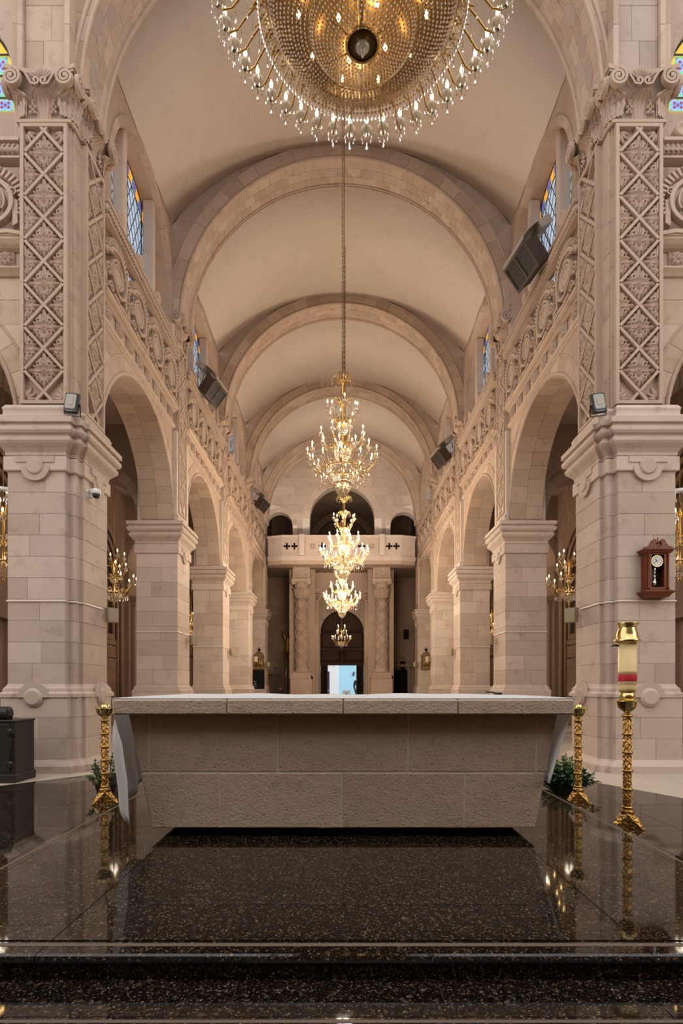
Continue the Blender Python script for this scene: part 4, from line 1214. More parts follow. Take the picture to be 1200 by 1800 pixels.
    for z in (1.9, 2.25):
        m = MB(); m.tube([(XA - .02, 14.2, z), (XA - .12, 14.2, z), (XA - .12, 15.9, z), (XA - .02, 15.9, z)], .016, 6); m.build('iron_rail', 'iron', wl, mirror=mir)
    # cross arches over the aisle
    for k in range(1, 5):
        y0, y1 = PIERS[k]
        t = thing('aisle_arch', f'stone arch spanning the {side} aisle at the {ORD[k-1]} arcade pillar', 'arch', (5.35 * s, y0, ZS))
        off = (5.35, y0, ZS); f2 = front_at(y0 + .05)
        m = MB(); arch_wall(m, f2, XO + .05, XA, 6.75, 5.36, .98, 4.75, 4.6, -.8, -.01, 20); m.build('arch_core', 'shaded_stone', t, off, mirror=mir)
        arch_ring(t, 'voussoir', 'shaded_stone', f2, (5.36, 4.75), .975, 1.20, -.8, .01, 13, off=off, mirror=mir)
        MB().box(XA - .12, XA, y0, y1, 0, 4.6).build('respond', 'shaded_stone', t, off, mirror=mir)
    # far end of the aisle
    MB().box(XO - .1, XA + .5, 30.6, 30.9, 0, 7).build('end_wall', 'shaded_stone', wl, mirror=mir)

# ------------------------------------------------------------------ end of the nave: choir loft, narthex, door
YE = 27.0
we = thing('wall_end', 'end wall of the nave with the choir loft arches', 'wall', (0, YE, 8), kind='structure')
off = (0, YE, 8); fr = front_at(YE)
RT2 = 3.6
# central and side openings: (centre, radius, springing, foot)
OPS = [(.03, 1.53, 9.07, 6.9), (-2.95, .62, 8.75, 6.9), (2.95, .62, 8.75, 6.9)]
zt = lambda u: ZT + sqrt(max(0, RT2 * RT2 - u * u))
m = MB()
for (c, r, zs, zb), (u0, u1) in zip(OPS, ((-1.9, 1.9), (-3.59, -1.9), (1.9, 3.59))):
    arch_wall(m, fr, u0, u1, 12.5, c, r + .01, zs, zb, -.5, -.012, 24, top=zt)
m.build('wall_core', 'mortar', we, off)
for (c, r, zs, zb) in OPS:
    arch_ring(we, 'voussoir', 'stone', fr, (c, zs), r, r + (.34 if r > 1 else .22), -.5, 0, 15 if r > 1 else 9, off=off)
def opl(op, grow): 
    c, r, zs, zb = op; r += grow
    return lambda z: (c - r if z < zs else c - sqrt(max(0, r * r - (z - zs) ** 2)) if z < zs + r else None)
def opr(op, grow):
    c, r, zs, zb = op; r += grow
    return lambda z: (c + r if z < zs else c + sqrt(max(0, r * r - (z - zs) ** 2)) if z < zs + r else None)
g0, g1 = .345, .225
def cen(z): return max(0, RT * RT - (z - ZT) ** 2)
def nz(f, alt): return lambda z: f(z) if f(z) is not None else alt
def circ(z): return sqrt(cen(z)) if z > ZT else RT
courses(we, 'wall_block', 'stone', fr, 7.6, 12.3, .42, nz(opr(OPS[0], g0), .03), lambda z: min(circ(z), nz(opl(OPS[2], g1), 9)(z)), .8, -.05, 0, off=off, seed=1)
courses(we, 'wall_block', 'stone', fr, 7.6, 12.3, .42, lambda z: max(-circ(z), nz(opr(OPS[1], g1), -9)(z)), nz(opl(OPS[0], g0), .03), .8, -.05, 0, off=off, seed=2)
# outer wedge between small arch and wall
courses(we, 'wall_block', 'stone', fr, 8.85, 9.6, .37, lambda z: nz(opr(OPS[2], g1), 9)(z) if z < 9.5 else 9, circ, .8, -.05, 0, off=off, seed=3)
courses(we, 'wall_block', 'stone', fr, 8.85, 9.6, .37, lambda z: -circ(z), lambda z: nz(opl(OPS[1], g1), -9)(z) if z < 9.5 else -9, .8, -.05, 0, off=off, seed=4)
# dim choir room behind
m = MB()
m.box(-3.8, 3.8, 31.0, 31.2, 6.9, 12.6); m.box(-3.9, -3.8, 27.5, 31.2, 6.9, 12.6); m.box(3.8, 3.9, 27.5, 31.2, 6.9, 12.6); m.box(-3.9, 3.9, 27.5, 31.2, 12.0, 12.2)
m.build('choir_room', 'shaded_stone', we, off)
for r_, y_ in ((1.45, 30.0), (1.15, 30.9)):
    m = MB(); m.sector((.03, 8.5), r_, r_ + .35, 0, pi, front_at(y_), -.3, 0, 24); m.build('inner_arch', 'shaded_stone', we, off)
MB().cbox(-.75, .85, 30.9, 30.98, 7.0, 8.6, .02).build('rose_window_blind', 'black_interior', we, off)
m = MB(); m.box(-4.3, 4.3, 27.05, 31.3, 12.2, 12.9); m.box(-4.3, -3.85, 26.9, 31.3, 6.7, 12.9); m.box(3.85, 4.3, 26.9, 31.3, 6.7, 12.9); m.box(-4.3, 4.3, 31.15, 31.3, 6.7, 12.9)
m.build('roof_mass', 'shaded_stone', we, off)
MB().box(-4.3, 4.3, 26.9, 31.2, 6.75, 6.92).build('loft_floor', 'shaded_stone', we, off)

# balcony of the choir loft
bal = thing('choir_balcony', 'stone choir balcony with pierced crosses across the far end of the nave', 'balcony', (0, 26.2, 6.85))
off = (0, 26.2, 6.85)
plan = [(-3.5, 27.0), (-3.42, 26.45), (-2.75, 26.20), (2.75, 26.20), (3.42, 26.45), (3.5, 27.0)]
prof = [(-.45, 6.72), (-.2, 6.78), (.0, 6.90), (.03, 6.93), (.03, 7.10), (.0, 7.12), (0, 7.16)]
MB().sweep(plan, prof).build('balcony_slab', 'stone', bal, off)
MB().prism([(a, b) for a, b in plan], lambda a, b, d: (a, b, d), 6.72, 7.12).build('balcony_floor', 'stone_warm', bal, off)
MB().sweep(plan, [(-.12, 7.97), (.04, 7.97), (.05, 8.0), (.05, 8.06), (-.14, 8.06)]).build('coping', 'stone', bal, off)
fr = front_at(26.22)
segs = [(-2.73, -1.95, 0), (-1.70, -.55, 0), (-.55, .58, 0), (.58, 1.75, 0), (1.98, 2.73, 0)]
for (a, b, d) in segs:
    MB().prism([(a, 7.12), (b, 7.12), (b, 7.98), (a, 7.98)], fr, -.10, 0).build('parapet_panel', 'stone', bal, off, centre=True)
for x in (-1.82, 1.87): MB().cbox(x - .13, x + .13, 26.10, 26.32, 7.12, 8.10, .015).build('parapet_pier', 'stone', bal, off, centre=True)
for sg in (-1, 1):
    MB().add([(sg * 2.73, 26.22, 7.12), (sg * 3.42, 26.47, 7.12), (sg * 3.42, 26.47, 7.98), (sg * 2.73, 26.22, 7.98), (sg * 2.73, 26.34, 7.12), (sg * 3.42, 26.59, 7.12), (sg * 3.42, 26.59, 7.98), (sg * 2.73, 26.34, 7.98)],
             [(0, 1, 2, 3), (5, 4, 7, 6), (0, 3, 7, 4), (1, 5, 6, 2)]).build('parapet_panel', 'stone', bal, off, centre=True)
def cross(cx, cz, w, name='cross_shade', mat='black_interior', d=.004):  # solid black shape put in for the shade of each pierced cross
    m = MB(); a, t = w, w * .3
    m.prism([(cx - t, cz - a), (cx + t, cz - a), (cx + t * .8, cz - t), (cx + a, cz - t), (cx + a, cz + t), (cx + t * .8, cz + t), (cx + t, cz + a), (cx - t, cz + a), (cx - t * .8, cz + t), (cx - a, cz + t), (cx - a, cz - t), (cx - t * .8, cz - t)], fr, -.09, d)
    return m.build(name, mat, bal, off, centre=True)
for cx in (-.88, .93): cross(cx, 7.56, .17)
for cx in (-2.52, -2.17, 2.2, 2.53): cross(cx, 7.56, .15)
for cx in (-1.33, 1.40, -.32, .36):
    m = MB()
    for k in range(8):
        a = k * pi / 4; m.sector((cx + .085 * cos(a), 7.56 + .085 * sin(a)), .022, .045, 0, 2 * pi, fr, 0, .012, 8)
    m.sector((cx, 7.56), .125, .145, 0, 2 * pi, fr, 0, .015, 16); m.build('wheel_ornament', 'stone_carved', bal, off, centre=True)

# carved round columns under the loft
for s, side in SIDES:
    cx, cyy = 1.90 * s + .0, 27.2
    col = thing('carved_column', f'round column wrapped in carved lozenges, {side} of the entrance', 'column', (cx, cyy, 0), 0, None)
    MB().cbox(-.52, .52, -.42, .5, 0, 1.45, .03).build('pedestal', 'stone_warm', col)
    m = MB(); m.sweep([(.46, -.36), (-.46, -.36), (-.46, .4), (.46, .4), (.46, -.36)], [(-o_, z) for o_, z in [(.03, 1.40), (.08, 1.46), (.08, 1.55), (.03, 1.6), (-.05, 1.75), (-.16, 1.80)]], cap=False); m.build('base_moulding', 'stone_warm', col)
    m = MB(); m.smooth = True; m.lathe([(.36, 1.75), (.36, 1.85), (.31, 1.9), (.29, 2.0), (.28, 5.30)], 24); m.build('shaft', 'stone_carved', col)
    m = MB(); m.smooth = True
    n = 6
    for ph in range(4):
        for sg in (-1, 1):
            P = []
            for i in range(61):
                z = 1.98 + 3.28 * i / 60; a = sg * pi * (z - 1.98) * n / 3.28 / 2 * .5 * 2 / 2 + ph * pi / 2
                a = sg * (pi / 2) * n * (z - 1.98) / 3.28 + ph * pi / 2
                P.append((.30 * cos(a), .30 * sin(a), z))
            m.tube(P, .028, 5)
    m.build('lozenge_ribs', 'stone_carved', col)
    for i in range(n):
        z = 1.98 + 3.28 * (i + .5) / n
        for ph in range(4):
            a = -pi / 2 + ph * pi / 2 + (pi / 4 if 0 else 0)
            put('flower', FLOWER, col, (.285 * cos(a), .285 * sin(a), z), a + pi / 2, (.95, .7, 1.15))
    m = MB(); m.smooth = True; m.lathe([(.29, 5.28), (.36, 5.30), (.36, 5.36), (.31, 5.38), (.31, 5.7), (.44, 6.02)], 20); m.smooth = False
    m.cbox(-.46, .46, -.46, .46, 6.02, 6.20, .03); m.build('capital_core', 'stone_carved', col)
    for k in range(8):
        a = k * pi / 4
        put('acanthus_leaf', AC_BIG if k % 2 else AC_CORNER, col, (.33 * cos(a), .33 * sin(a), 5.38), a + pi / 2, (1.0, 1, 1.25))
    for sx in (-1, 1): put('volute', VOLUTE, col, (sx * .36, -.40, 6.0), 0, (sx, 1, 1))
    MB().box(-.40, .40, -.34, .34, 6.20, 6.9).build('impost_block', 'stone_warm', col)
    lattice_panel(col, 'carved_panel', .66, .66, (0, -.345, 6.22), 0, False)
    # square pier behind the column
    MB().box(-.62, .62, .3, 1.0, 0, 6.8).build('backing_pier', 'stone_warm', col)

# narthex: arch behind the columns, door wall, side walls
nx = thing('wall_narthex', 'dim entrance wall and arch under the choir loft', 'wall', (0, 28.5, 0), kind='structure')
off = (0, 28.5, 0)
fr = front_at(28.3)
m = MB(); arch_wall(m, fr, -1.5, 1.5, 6.8, 0.02, 1.16, 5.0, 4.9, -.4, 0, 20); m.build('entrance_arch', 'stone_warm', nx, off)
for sg in (-1, 1):
    MB().box(min(sg * 1.16, sg * 1.5), max(sg * 1.16, sg * 1.5), 28.3, 28.7, 0, 4.9).build('arch_jamb', 'stone_warm', nx, off, centre=True)
    m = MB(); m.band(spiral((0, 0), .24, .03, R(90), R(90 - sg * 560), 30), [.03] * 31, FRONT, -.1, .12); m.band([(-sg * .22, .2), (-sg * .05, .26), (0, .24)], .04, FRONT, -.1, .1); m.prism([(-.18, .25), (.18, .25), (.18, .42), (-.18, .42)], FRONT, -.2, .15)
    m.band(spiral((sg * .10, -.62), .10, .02, R(90), R(90 + sg * 400), 16), [.025] * 17, FRONT, -.1, .1); m.band([(sg * .2, 0), (sg * .16, -.3), (sg * .1, -.52)], .04, FRONT, -.1, .1)
    m.build('scroll_console', 'stone_carved', nx, loc=(sg * 1.22 + .02, -.3, 5.5))
# door wall
YD = 30.4
fr = front_at(YD)
m = MB(); arch_wall(m, fr, -1.9, 1.9, 6.8, 0.03, 1.17, 4.0, 0, -.5, 0, 20)
m.build('door_wall', 'stone_warm', nx, off)
arch_ring(nx, 'door_voussoir', 'stone_warm', fr, (.03, 4.0), 1.15, 1.45, -.4, .03, 13, off=off)
for sg in (-1, 1): MB().cbox(.03 + sg * 1.3 - .16, .03 + sg * 1.3 + .16, YD - .1, YD + .2, 3.9, 4.05, .02).build('door_impost', 'stone_warm', nx, off, centre=True)
m = MB(); 
for sg in (-1, 1): m.box(min(sg * 1.9, sg * 4.1), max(sg * 1.9, sg * 4.1), 29.6, 29.9, 0, 6.8)
m.build('side_wall', 'shaded_stone', nx, off)
def side_blocks(x0, x1, seed):
    courses(nx, 'wall_block', 'shaded_stone', front_at(29.6), 0.0, 6.7, .48, lambda z: x0, lambda z: x1, .7, -.02, .02, off=off, seed=seed)
side_blocks(-4.1, -2.6, 11); side_blocks(2.6, 4.1, 12)
for (x0, x1, z0, z1, hood) in ((3.22, 3.50, 3.55, 4.05, 0), (3.05, 3.32, 1.95, 2.40, 1)):
    MB().box(x0, x1, 29.55, 29.60, z0, z1).build('opening_shade', 'black_interior', nx, off, centre=True)  # black panel put in for the shade inside the opening
    m = MB()
    for (a, b, c_, d) in ((x0 - .07, x0, z0 - .06, z1 + .04), (x1, x1 + .07, z0 - .06, z1 + .04), (x0 - .1, x1 + .1, z0 - .13, z0 - .06)): m.box(a, b, 29.52, 29.6, c_, d)
    if hood: m.sector(((x0 + x1) / 2, z1 + .02), .15, .22, 0, pi, front_at(29.55), -.05, .03, 10)
    m.build('opening_frame', 'shaded_stone', nx, off)
d2 = thing('door_2', 'black side doorway in the dark wall right of the entrance', 'door', (3.05, 29.5, 0), kind='structure')
MB().box(-.37, .37, 0, .06, 0, 1.95).build('door_leaf', 'black_interior', d2)
MB().box(-.5, -.37, -.03, .1, 0, 2.1).build('door_jamb', 'shaded_stone', d2); MB().box(.37, .5, -.03, .1, 0, 2.1).build('door_jamb', 'shaded_stone', d2); MB().box(-.6, .6, -.08, .1, 2.1, 2.25).build('door_lintel', 'shaded_stone', d2)
# big wooden entrance door: fixed panelled upper part, open leaves below
dr = thing('door_1', 'tall dark panelled wooden entrance door, open at the bottom to the bright street', 'door', (.03, YD + .12, 0), kind='structure')
m = MB(); m.sector((0, 4.0), .001, 1.17, 0, pi, FRONT, -.1, 0, 20); m.box(-1.17, 1.17, 0, .1, 2.27, 4.0); m.build('upper_panelling', 'dark_wood', dr)
for sg in (-1, 1):
    for (z0, z1) in ((2.5, 3.0), (3.18, 3.95)):
        MB().cbox(min(sg * .12, sg * 1.05), max(sg * .12, sg * 1.05), -.05, .02, z0, z1, .02).build('raised_panel', 'dark_wood_panel', dr, centre=True)
    m = MB(); m.sector((0, 4.02), .2, 1.05, .12, pi / 2 - .12, FRONT, -.02, .05, 10)
    o = m.build('arch_panel', 'dark_wood_panel', dr, mirror=sg < 0)
    MB().cbox(min(sg * .82, sg * 1.15), max(sg * .82, sg * 1.15), -.06, .1, 0, 2.27, .01).build('side_panelling', 'dark_wood', dr, centre=True)
    MB().cbox(min(sg * .76, sg * .82), max(sg * .76, sg * .82), -.9, 0, 0.02, 2.2, .01).build('open_leaf', 'dark_wood', dr, centre=True)
MB().box(-.06, .06, -.07, .0, 2.27, 5.1).build('centre_stile', 'dark_wood_panel', dr)
MB().box(-1.17, 1.17, -.09, .0, 3.0, 3.16).build('transom', 'dark_wood_panel', dr)
MB().box(-1.17, 1.17, -.09, .0, 2.22, 2.36).build('lintel', 'dark_wood_panel', dr)
# the street outside
st = thing('street', 'sunlit street seen through the open entrance door', 'street', (0, 33, 0), kind='structure')
MB().box(-9, 9, 30.9, 48, -.2, -.06).build('paving', 'street_paving', st, (0, 33, 0))
hb = thing('street_house', 'pale blue house front across the street beyond the open door', 'house', (0, 44, 0))
MB().box(-.18, 8, 0, .3, -.1, 7.5).build('blue_wall', 'street_blue', hb)
MB().box(-8, -.5, 0, .3, -.1, 7.5).build('white_wall', 'street_white', hb)
MB().box(-.5, -.18, -.05, .3, -.1, 7.5).build('white_pilaster', 'street_white', hb)
m = MB(); m.box(-8, 8, -.08, 0, 2.75, 2.84); m.build('cornice_line', 'street_white', hb)
for x, z in ((.9, 2.05), (1.35, 2.1)):
    MB().prism([(x - .05, z - .18), (x + .06, z - .12), (x + .10, z + .16), (x, z + .1)], FRONT, 0, .12).build('wall_lamp', 'black_metal', hb)
sg_ = thing('street_banner', 'dark printed banner standing outside left of the doorway', 'banner', (-1.28, 41, 0))
MB().box(-.42, .42, 0, .05, 0, 2.15).build('banner_board', 'sign_dark', sg_)
m = MB()
for z, x0, x1 in ((.12, -.36, .2), (.32, -.36, .3), (.52, -.36, .1), (.75, -.36, .34)): m.prism([(x0, z), (x1, z), (x1, z + .09), (x0, z + .09)], FRONT, 0, .004)
m.prism([(-.2, 1.75), (.1, 1.9), (.2, 1.75), (.12, 1.7), (.05, 1.8), (-.15, 1.68)], FRONT, 0, .004); m.build('banner_print', 'sign_white', sg_)
m = MB(); m.prism([(-.3, 1.4), (.3, 1.5), (.3, 1.66), (-.3, 1.62)], FRONT, 0, .004); m.prism([(-.1, 1.15), (.22, 1.2), (.12, 1.34), (-.05, 1.3)], FRONT, 0, .004); m.build('banner_print', 'sign_blue', sg_)
tb = thing('street_table', 'small white draped table outside the open door', 'table', (.30, 34.5, 0))
MB().cbox(-.24, .24, -.2, .2, 0, .82, .01).build('table_drape', 'sign_white', tb); MB().octa((0, -.205, .62), .09, .07).build('emblem', 'sign_blue', tb); MB().cbox(-.27, .27, -.23, .23, .82, .85, .005).build('table_top', 'street_white', tb)
# person standing in the doorway, seen against the light
ps = thing('person', 'person in dark clothes standing in the bright doorway facing the street', 'person', (.95, 31.6, 0))
def body_mesh():
    me = bpy.data.meshes.new('body'); V = []; Ed = []; Rr = []
    def P(p, r, par=None):
        V.append(p); Rr.append(r)
        if par is not None: Ed.append((par, len(V) - 1))
        return len(V) - 1
    pel = P((0, 0, .95), .155); ab = P((0, 0, 1.08), .14, pel); ch = P((0, .01, 1.28), .165, ab); sh = P((0, .02, 1.42), .11, ch); nk = P((0, .0, 1.50), .055, sh); hd = P((0, -.01, 1.60), .095, nk); P((0, -.01, 1.69), .075, hd)
    for sx in (-1, 1):
        hp = P((sx * .10, 0, .88), .105, pel); kn = P((sx * .11, -.02, .50), .07, hp); an = P((sx * .11, .01, .10), .045, kn); P((sx * .12, -.12, .04), .04, an)
        sd = P((sx * .20, .02, 1.38), .065, ch); el = P((sx * .26, .04, 1.10), .048, sd); wr = P((sx * .22, -.08, .90), .035, el); hn = P((sx * .20, -.13, .84), .032, wr)
        for f, dx in enumerate((-.022, -.007, .008, .022)): a = P((sx * .20 + dx, -.16, .80), .010, hn); P((sx * .20 + dx, -.165, .765 - .008 * (f in (1, 2))), .008, a)
        t_ = P((sx * .165, -.15, .83), .010, hn); P((sx * .155, -.17, .805), .008, t_)
    me.from_pydata(V, Ed, []); me.materials.append(MATS['fabric_dark'])
    o = new_ob('body', me, ps)
    md = o.modifiers.new('skin', 'SKIN'); sv = me.skin_vertices[0].data
    for i, r in enumerate(Rr): sv[i].radius = (r, r)
    sv[0].use_root = True
    o.modifiers.new('sub', 'SUBSURF').levels = 1; o.modifiers[-1].render_levels = 1
    return o
body_mesh()
m = MB(); m.smooth = True; m.lathe([(.0, .115), (.06, .10), (.10, .05), (.108, 0), (.10, -.06), (.085, -.12)], 12, (0, .015, 1.635)); m.build('hair', 'hair', ps)
m = MB(); m.smooth = True; m.lathe([(.145, 1.02), (.17, 1.12), (.185, 1.28), (.17, 1.38), (.10, 1.45)], 14, (0, .01, 0)); m.build('jacket', 'fabric_dark', ps)

# things near the end wall
def station(label, x):
    t = thing('station_plaque', label, 'plaque', (x, 26.06, 1.9), 0, 'carved devotional plaques on the far pillars')
    MB().cbox(-.25, .25, -.08, .0, -.02, .10, .015).build('plinth', 'gilt_dark', t)
    m = MB(); m.prism([(-.22, .1), (.22, .1), (.22, .58), (.14, .72), (-.14, .72), (-.22, .58)], FRONT, 0, .05); m.build('back_board', 'gilt_dark', t)
    m = MB(); m.prism([(-.16, .14), (.16, .14), (.16, .55), (.10, .64), (-.10, .64), (-.16, .55)], FRONT, .05, .055); m.build('picture', 'picture_brown', t)
    for i, (fx, h_) in enumerate(((-.08, .28), (.02, .34), (.09, .24))):
        m = MB(); m.smooth = True; m.lathe([(.045, 0), (.035, h_ * .4), (.04, h_ * .7), (.02, h_ * .78), (.026, h_ * .9), (0, h_)], 8, (fx, -.08, .14)); m.build('relief_figure', 'gilt', t)
    m = MB(); m.smooth = True; m.tube([FRONT(a, z, .05) for a, z in arcpts((0, .55), .20, .15, pi - .15, 12)], .035, 6)
    for sx in (-1, 1): m.tube([(sx * .2, -.05, .12), (sx * .2, -.05, .58)], .03, 6)
    m.build('frame', 'gilt_dark', t)
    m = MB(); m.box(-.02, .02, -.05, -.01, .75, .98); m.box(-.07, .07, -.05, -.01, .86, .91); m.build('cross', 'dark_wood', t)
station('carved gilt plaque with a small cross, on the far left pillar', -3.76)
station('carved gilt plaque with a small cross, on the far right pillar', 3.86)
nb = thing('notice_board', 'black notice board hung below the plaque on the far left pillar', 'board', (-3.80, 26.05, .98))
MB().cbox(-.28, .28, -.04, 0, 0, .86, .01).build('board', 'notice_black', nb)
m = MB()
for z, x0, x1 in ((.10, -.24, -.08), (.18, -.24, -.06), (.26, -.2, -.1), (.34, -.24, -.08)): m.prism([(x0, z), (x1, z), (x1, z + .02), (x0, z + .02)], FRONT, .04, .043)
m.build('board_print', 'notice_print', nb)
gt = thing('iron_grille', 'dark wooden grille gate in the shadow left of the entrance', 'gate', (-2.95, 28.4, 0))
MB().box(-.45, .45, -.03, .03, 1.95, 2.05).build('top_rail', 'dark_frame', gt); MB().box(-.45, .45, -.03, .03, .05, .15).build('bottom_rail', 'dark_frame', gt)
for i in range(13): MB().box(-.44 + .0715 * i, -.415 + .0715 * i, -.015, .015, .15, 1.95).build('bar', 'dark_frame', gt, centre=True)
gp = thing('gilded_stand', 'slender gilded processional stand leaning in the shadow behind the grille', 'stand', (-2.75, 29.2, 0))
m = MB(); m.smooth = True
for x in (-.09, .09): m.tube([(x, 0, 0), (x, 0, 2.9)], .035, 8)
m.build('pole', 'gold_leaf', gp)
m = MB(); m.smooth = True; m.lathe([(.02, 2.85), (.16, 2.9), (.12, 3.0), (.17, 3.1), (.10, 3.25), (.17, 3.3), (.10, 3.5), (.03, 3.9)], 10); m.tube([(-.05, 0, 3.4), (-.2, 0, 3.75), (-.35, 0, 3.95)], [.08, .06, .01], 6); m.build('finial', 'gold_leaf', gp)
bn = thing('rolled_banner', 'dark rolled banner leaning against the wall left of the entrance column', 'banner', (-2.42, 29.2, 0))
m = MB(); m.smooth = True; m.tube([(.05, 0, 0), (.05, 0, 3), (-.02, 0, 4.2), (-.2, 0, 5.0)], [.14, .15, .12, .02], 8); m.build('furled_cloth', 'black_interior', bn)
vt = thing('votive_rack', 'small rack of votive glasses with one red light behind the grille', 'rack', (-3.05, 28.9, .9))
MB().box(-.16, .16, -.08, .08, 0, .04).build('shelf', 'iron', vt); MB().box(-.02, .02, -.02, .02, -.9, 0).build('post', 'iron', vt)
for i in range(4): MB().lathe([(.02, .04), (.025, .12)], 6, (-.12 + .08 * i, 0, 0)).build('votive_glass', 'votive' if i == 1 else 'crystal_clear', vt)

# ------------------------------------------------------------------ chandeliers
def bead_net(m, prof, nst, r, phase=0):
    """strands of faceted beads following the bowl profile [(radius, z)]"""
    L = [0]
    for a, b in zip(prof[:-1], prof[1:]): L.append(L[-1] + sqrt((a[0] - b[0]) ** 2 + (a[1] - b[1]) ** 2))
    n = max(2, int(L[-1] / (r * 2.5)))
    for j in range(n + 1):
        d = L[-1] * j / n; k = 0
        while k < len(L) - 2 and L[k + 1] < d: k += 1
        t = (d - L[k]) / (L[k + 1] - L[k] or 1); rad = prof[k][0] + (prof[k + 1][0] - prof[k][0]) * t; z = prof[k][1] + (prof[k + 1][1] - prof[k][1]) * t
        ns = max(6, min(nst, int(2 * pi * rad / (r * 2.35))))
        for i in range(ns):
            a = 2 * pi * (i + .5 * (j % 2)) / ns + phase
            m.octa((rad * cos(a), rad * sin(a), z - .004 * (i % 2)), r, r * 1.15)
    return m
def ring(m, r, z, t, seg=28, ts=6):
    m.tube([(r * cos(2 * pi * i / seg), r * sin(2 * pi * i / seg), z) for i in range(seg)], t, ts, closed=True); return m
# shared meshes of one candle arm (local origin at the arm root, arm leaves along +x)
def arm_meshes(reach, rise, drop_, sc=1.0):
    m = MB(); m.smooth = True
    P = []
    for i in range(11):
        t = i / 10
        x = reach * t; z = -drop_ * sin(pi * min(1, t * 1.15)) * (1 - .25 * t) + rise * max(0, t - .45) ** 1.6 * 2.6
        P.append((x, 0, z))
    P.append((reach + .004, 0, P[-1][2] + .035 * sc))
    m.tube(P, [.010 * sc] * 6 + [.008 * sc] * 6, 6)
    m.tube([(reach * .10, 0, .0), (reach * .22, 0, .06 * sc), (reach * .36, 0, .03 * sc), (reach * .30, 0, -.01)], [.006 * sc, .008 * sc, .009 * sc, .004 * sc], 5)
    A = m.mesh('candle_arm', 'gilt')
    end = P[-1]
    m = MB(); m.smooth = True; m.lathe([(.008 * sc, 0), (.030 * sc, .010 * sc), (.040 * sc, .022 * sc), (.034 * sc, .022 * sc), (.014 * sc, .016 * sc)], 10)
    Cc = m.mesh('drip_cup', 'crystal_clear')
    m = MB(); m.smooth = True; m.lathe([(.011 * sc, .015 * sc), (.011 * sc, .085 * sc)], 8); Tb = m.mesh('candle_tube', 'candle_tube')
    m = MB(); m.smooth = True; m.lathe([(.004 * sc, .085 * sc), (.013 * sc, .105 * sc), (.011 * sc, .125 * sc), (0, .150 * sc)], 8); Bb = m.mesh('flame_bulb', 'bulb')
    m = MB()
    for i in range(6):
        a = i * pi / 3; m.drop((.036 * sc * cos(a), .036 * sc * sin(a), .018 * sc), .0075 * sc, .055 * sc)
        m.octa((.036 * sc * cos(a), .036 * sc * sin(a), .016 * sc), .006 * sc, .006 * sc)
    m.drop((0, 0, -.01), .010 * sc, .075 * sc)
    Dp = m.mesh('crystal_drops', 'crystal_clear')
    return A, end, Cc, Tb, Bb, Dp
def add_arm(root, ms, r, z, a):
    A, end, Cc, Tb, Bb, Dp = ms
    o = put('candle_arm', A, root, (r * cos(a), r * sin(a), z), a)
    for nm, me in (('drip_cup', Cc), ('candle_tube', Tb), ('flame_bulb', Bb), ('crystal_drops', Dp)):
        q = put(nm, me, o, end)
        if nm == 'crystal_drops': q['kind'] = 'stuff'
    return o
ARM_L = arm_meshes(.36, .16, .07); ARM_M = arm_meshes(.26, .14, .05); ARM_S = arm_meshes(.20, .13, .05); ARM_D = arm_meshes(.26, .08, .08)
def leaf_crown(m, r, n):
    m.smooth = True
    for i in range(n):
        a = 2 * pi * i / n; ca, sa = cos(a), sin(a)
        m.tube([(r * .3 * ca, r * .3 * sa, 0), (r * .55 * ca, r * .55 * sa, r * .55), (r * .85 * ca, r * .85 * sa, r * .6), (r * ca, r * sa, r * .38)], [.012, .016, .012, .003], 5)
    m.lathe([(.02, -.06), (r * .42, .02), (r * .38, .05), (.02, .06)], 12)
    return m
def lamp_light(name, parent, loc, power, radius=.10, col=(1.0, .86, .69)):
    l = bpy.data.lights.new(name, 'POINT'); l.energy = power; l.color = col; l.shadow_soft_size = radius
    o = bpy.data.objects.new(name, l); COL.objects.link(o); o.parent = parent; o.location = loc
    KIDS.setdefault(parent.name, []).append(o)
    return o
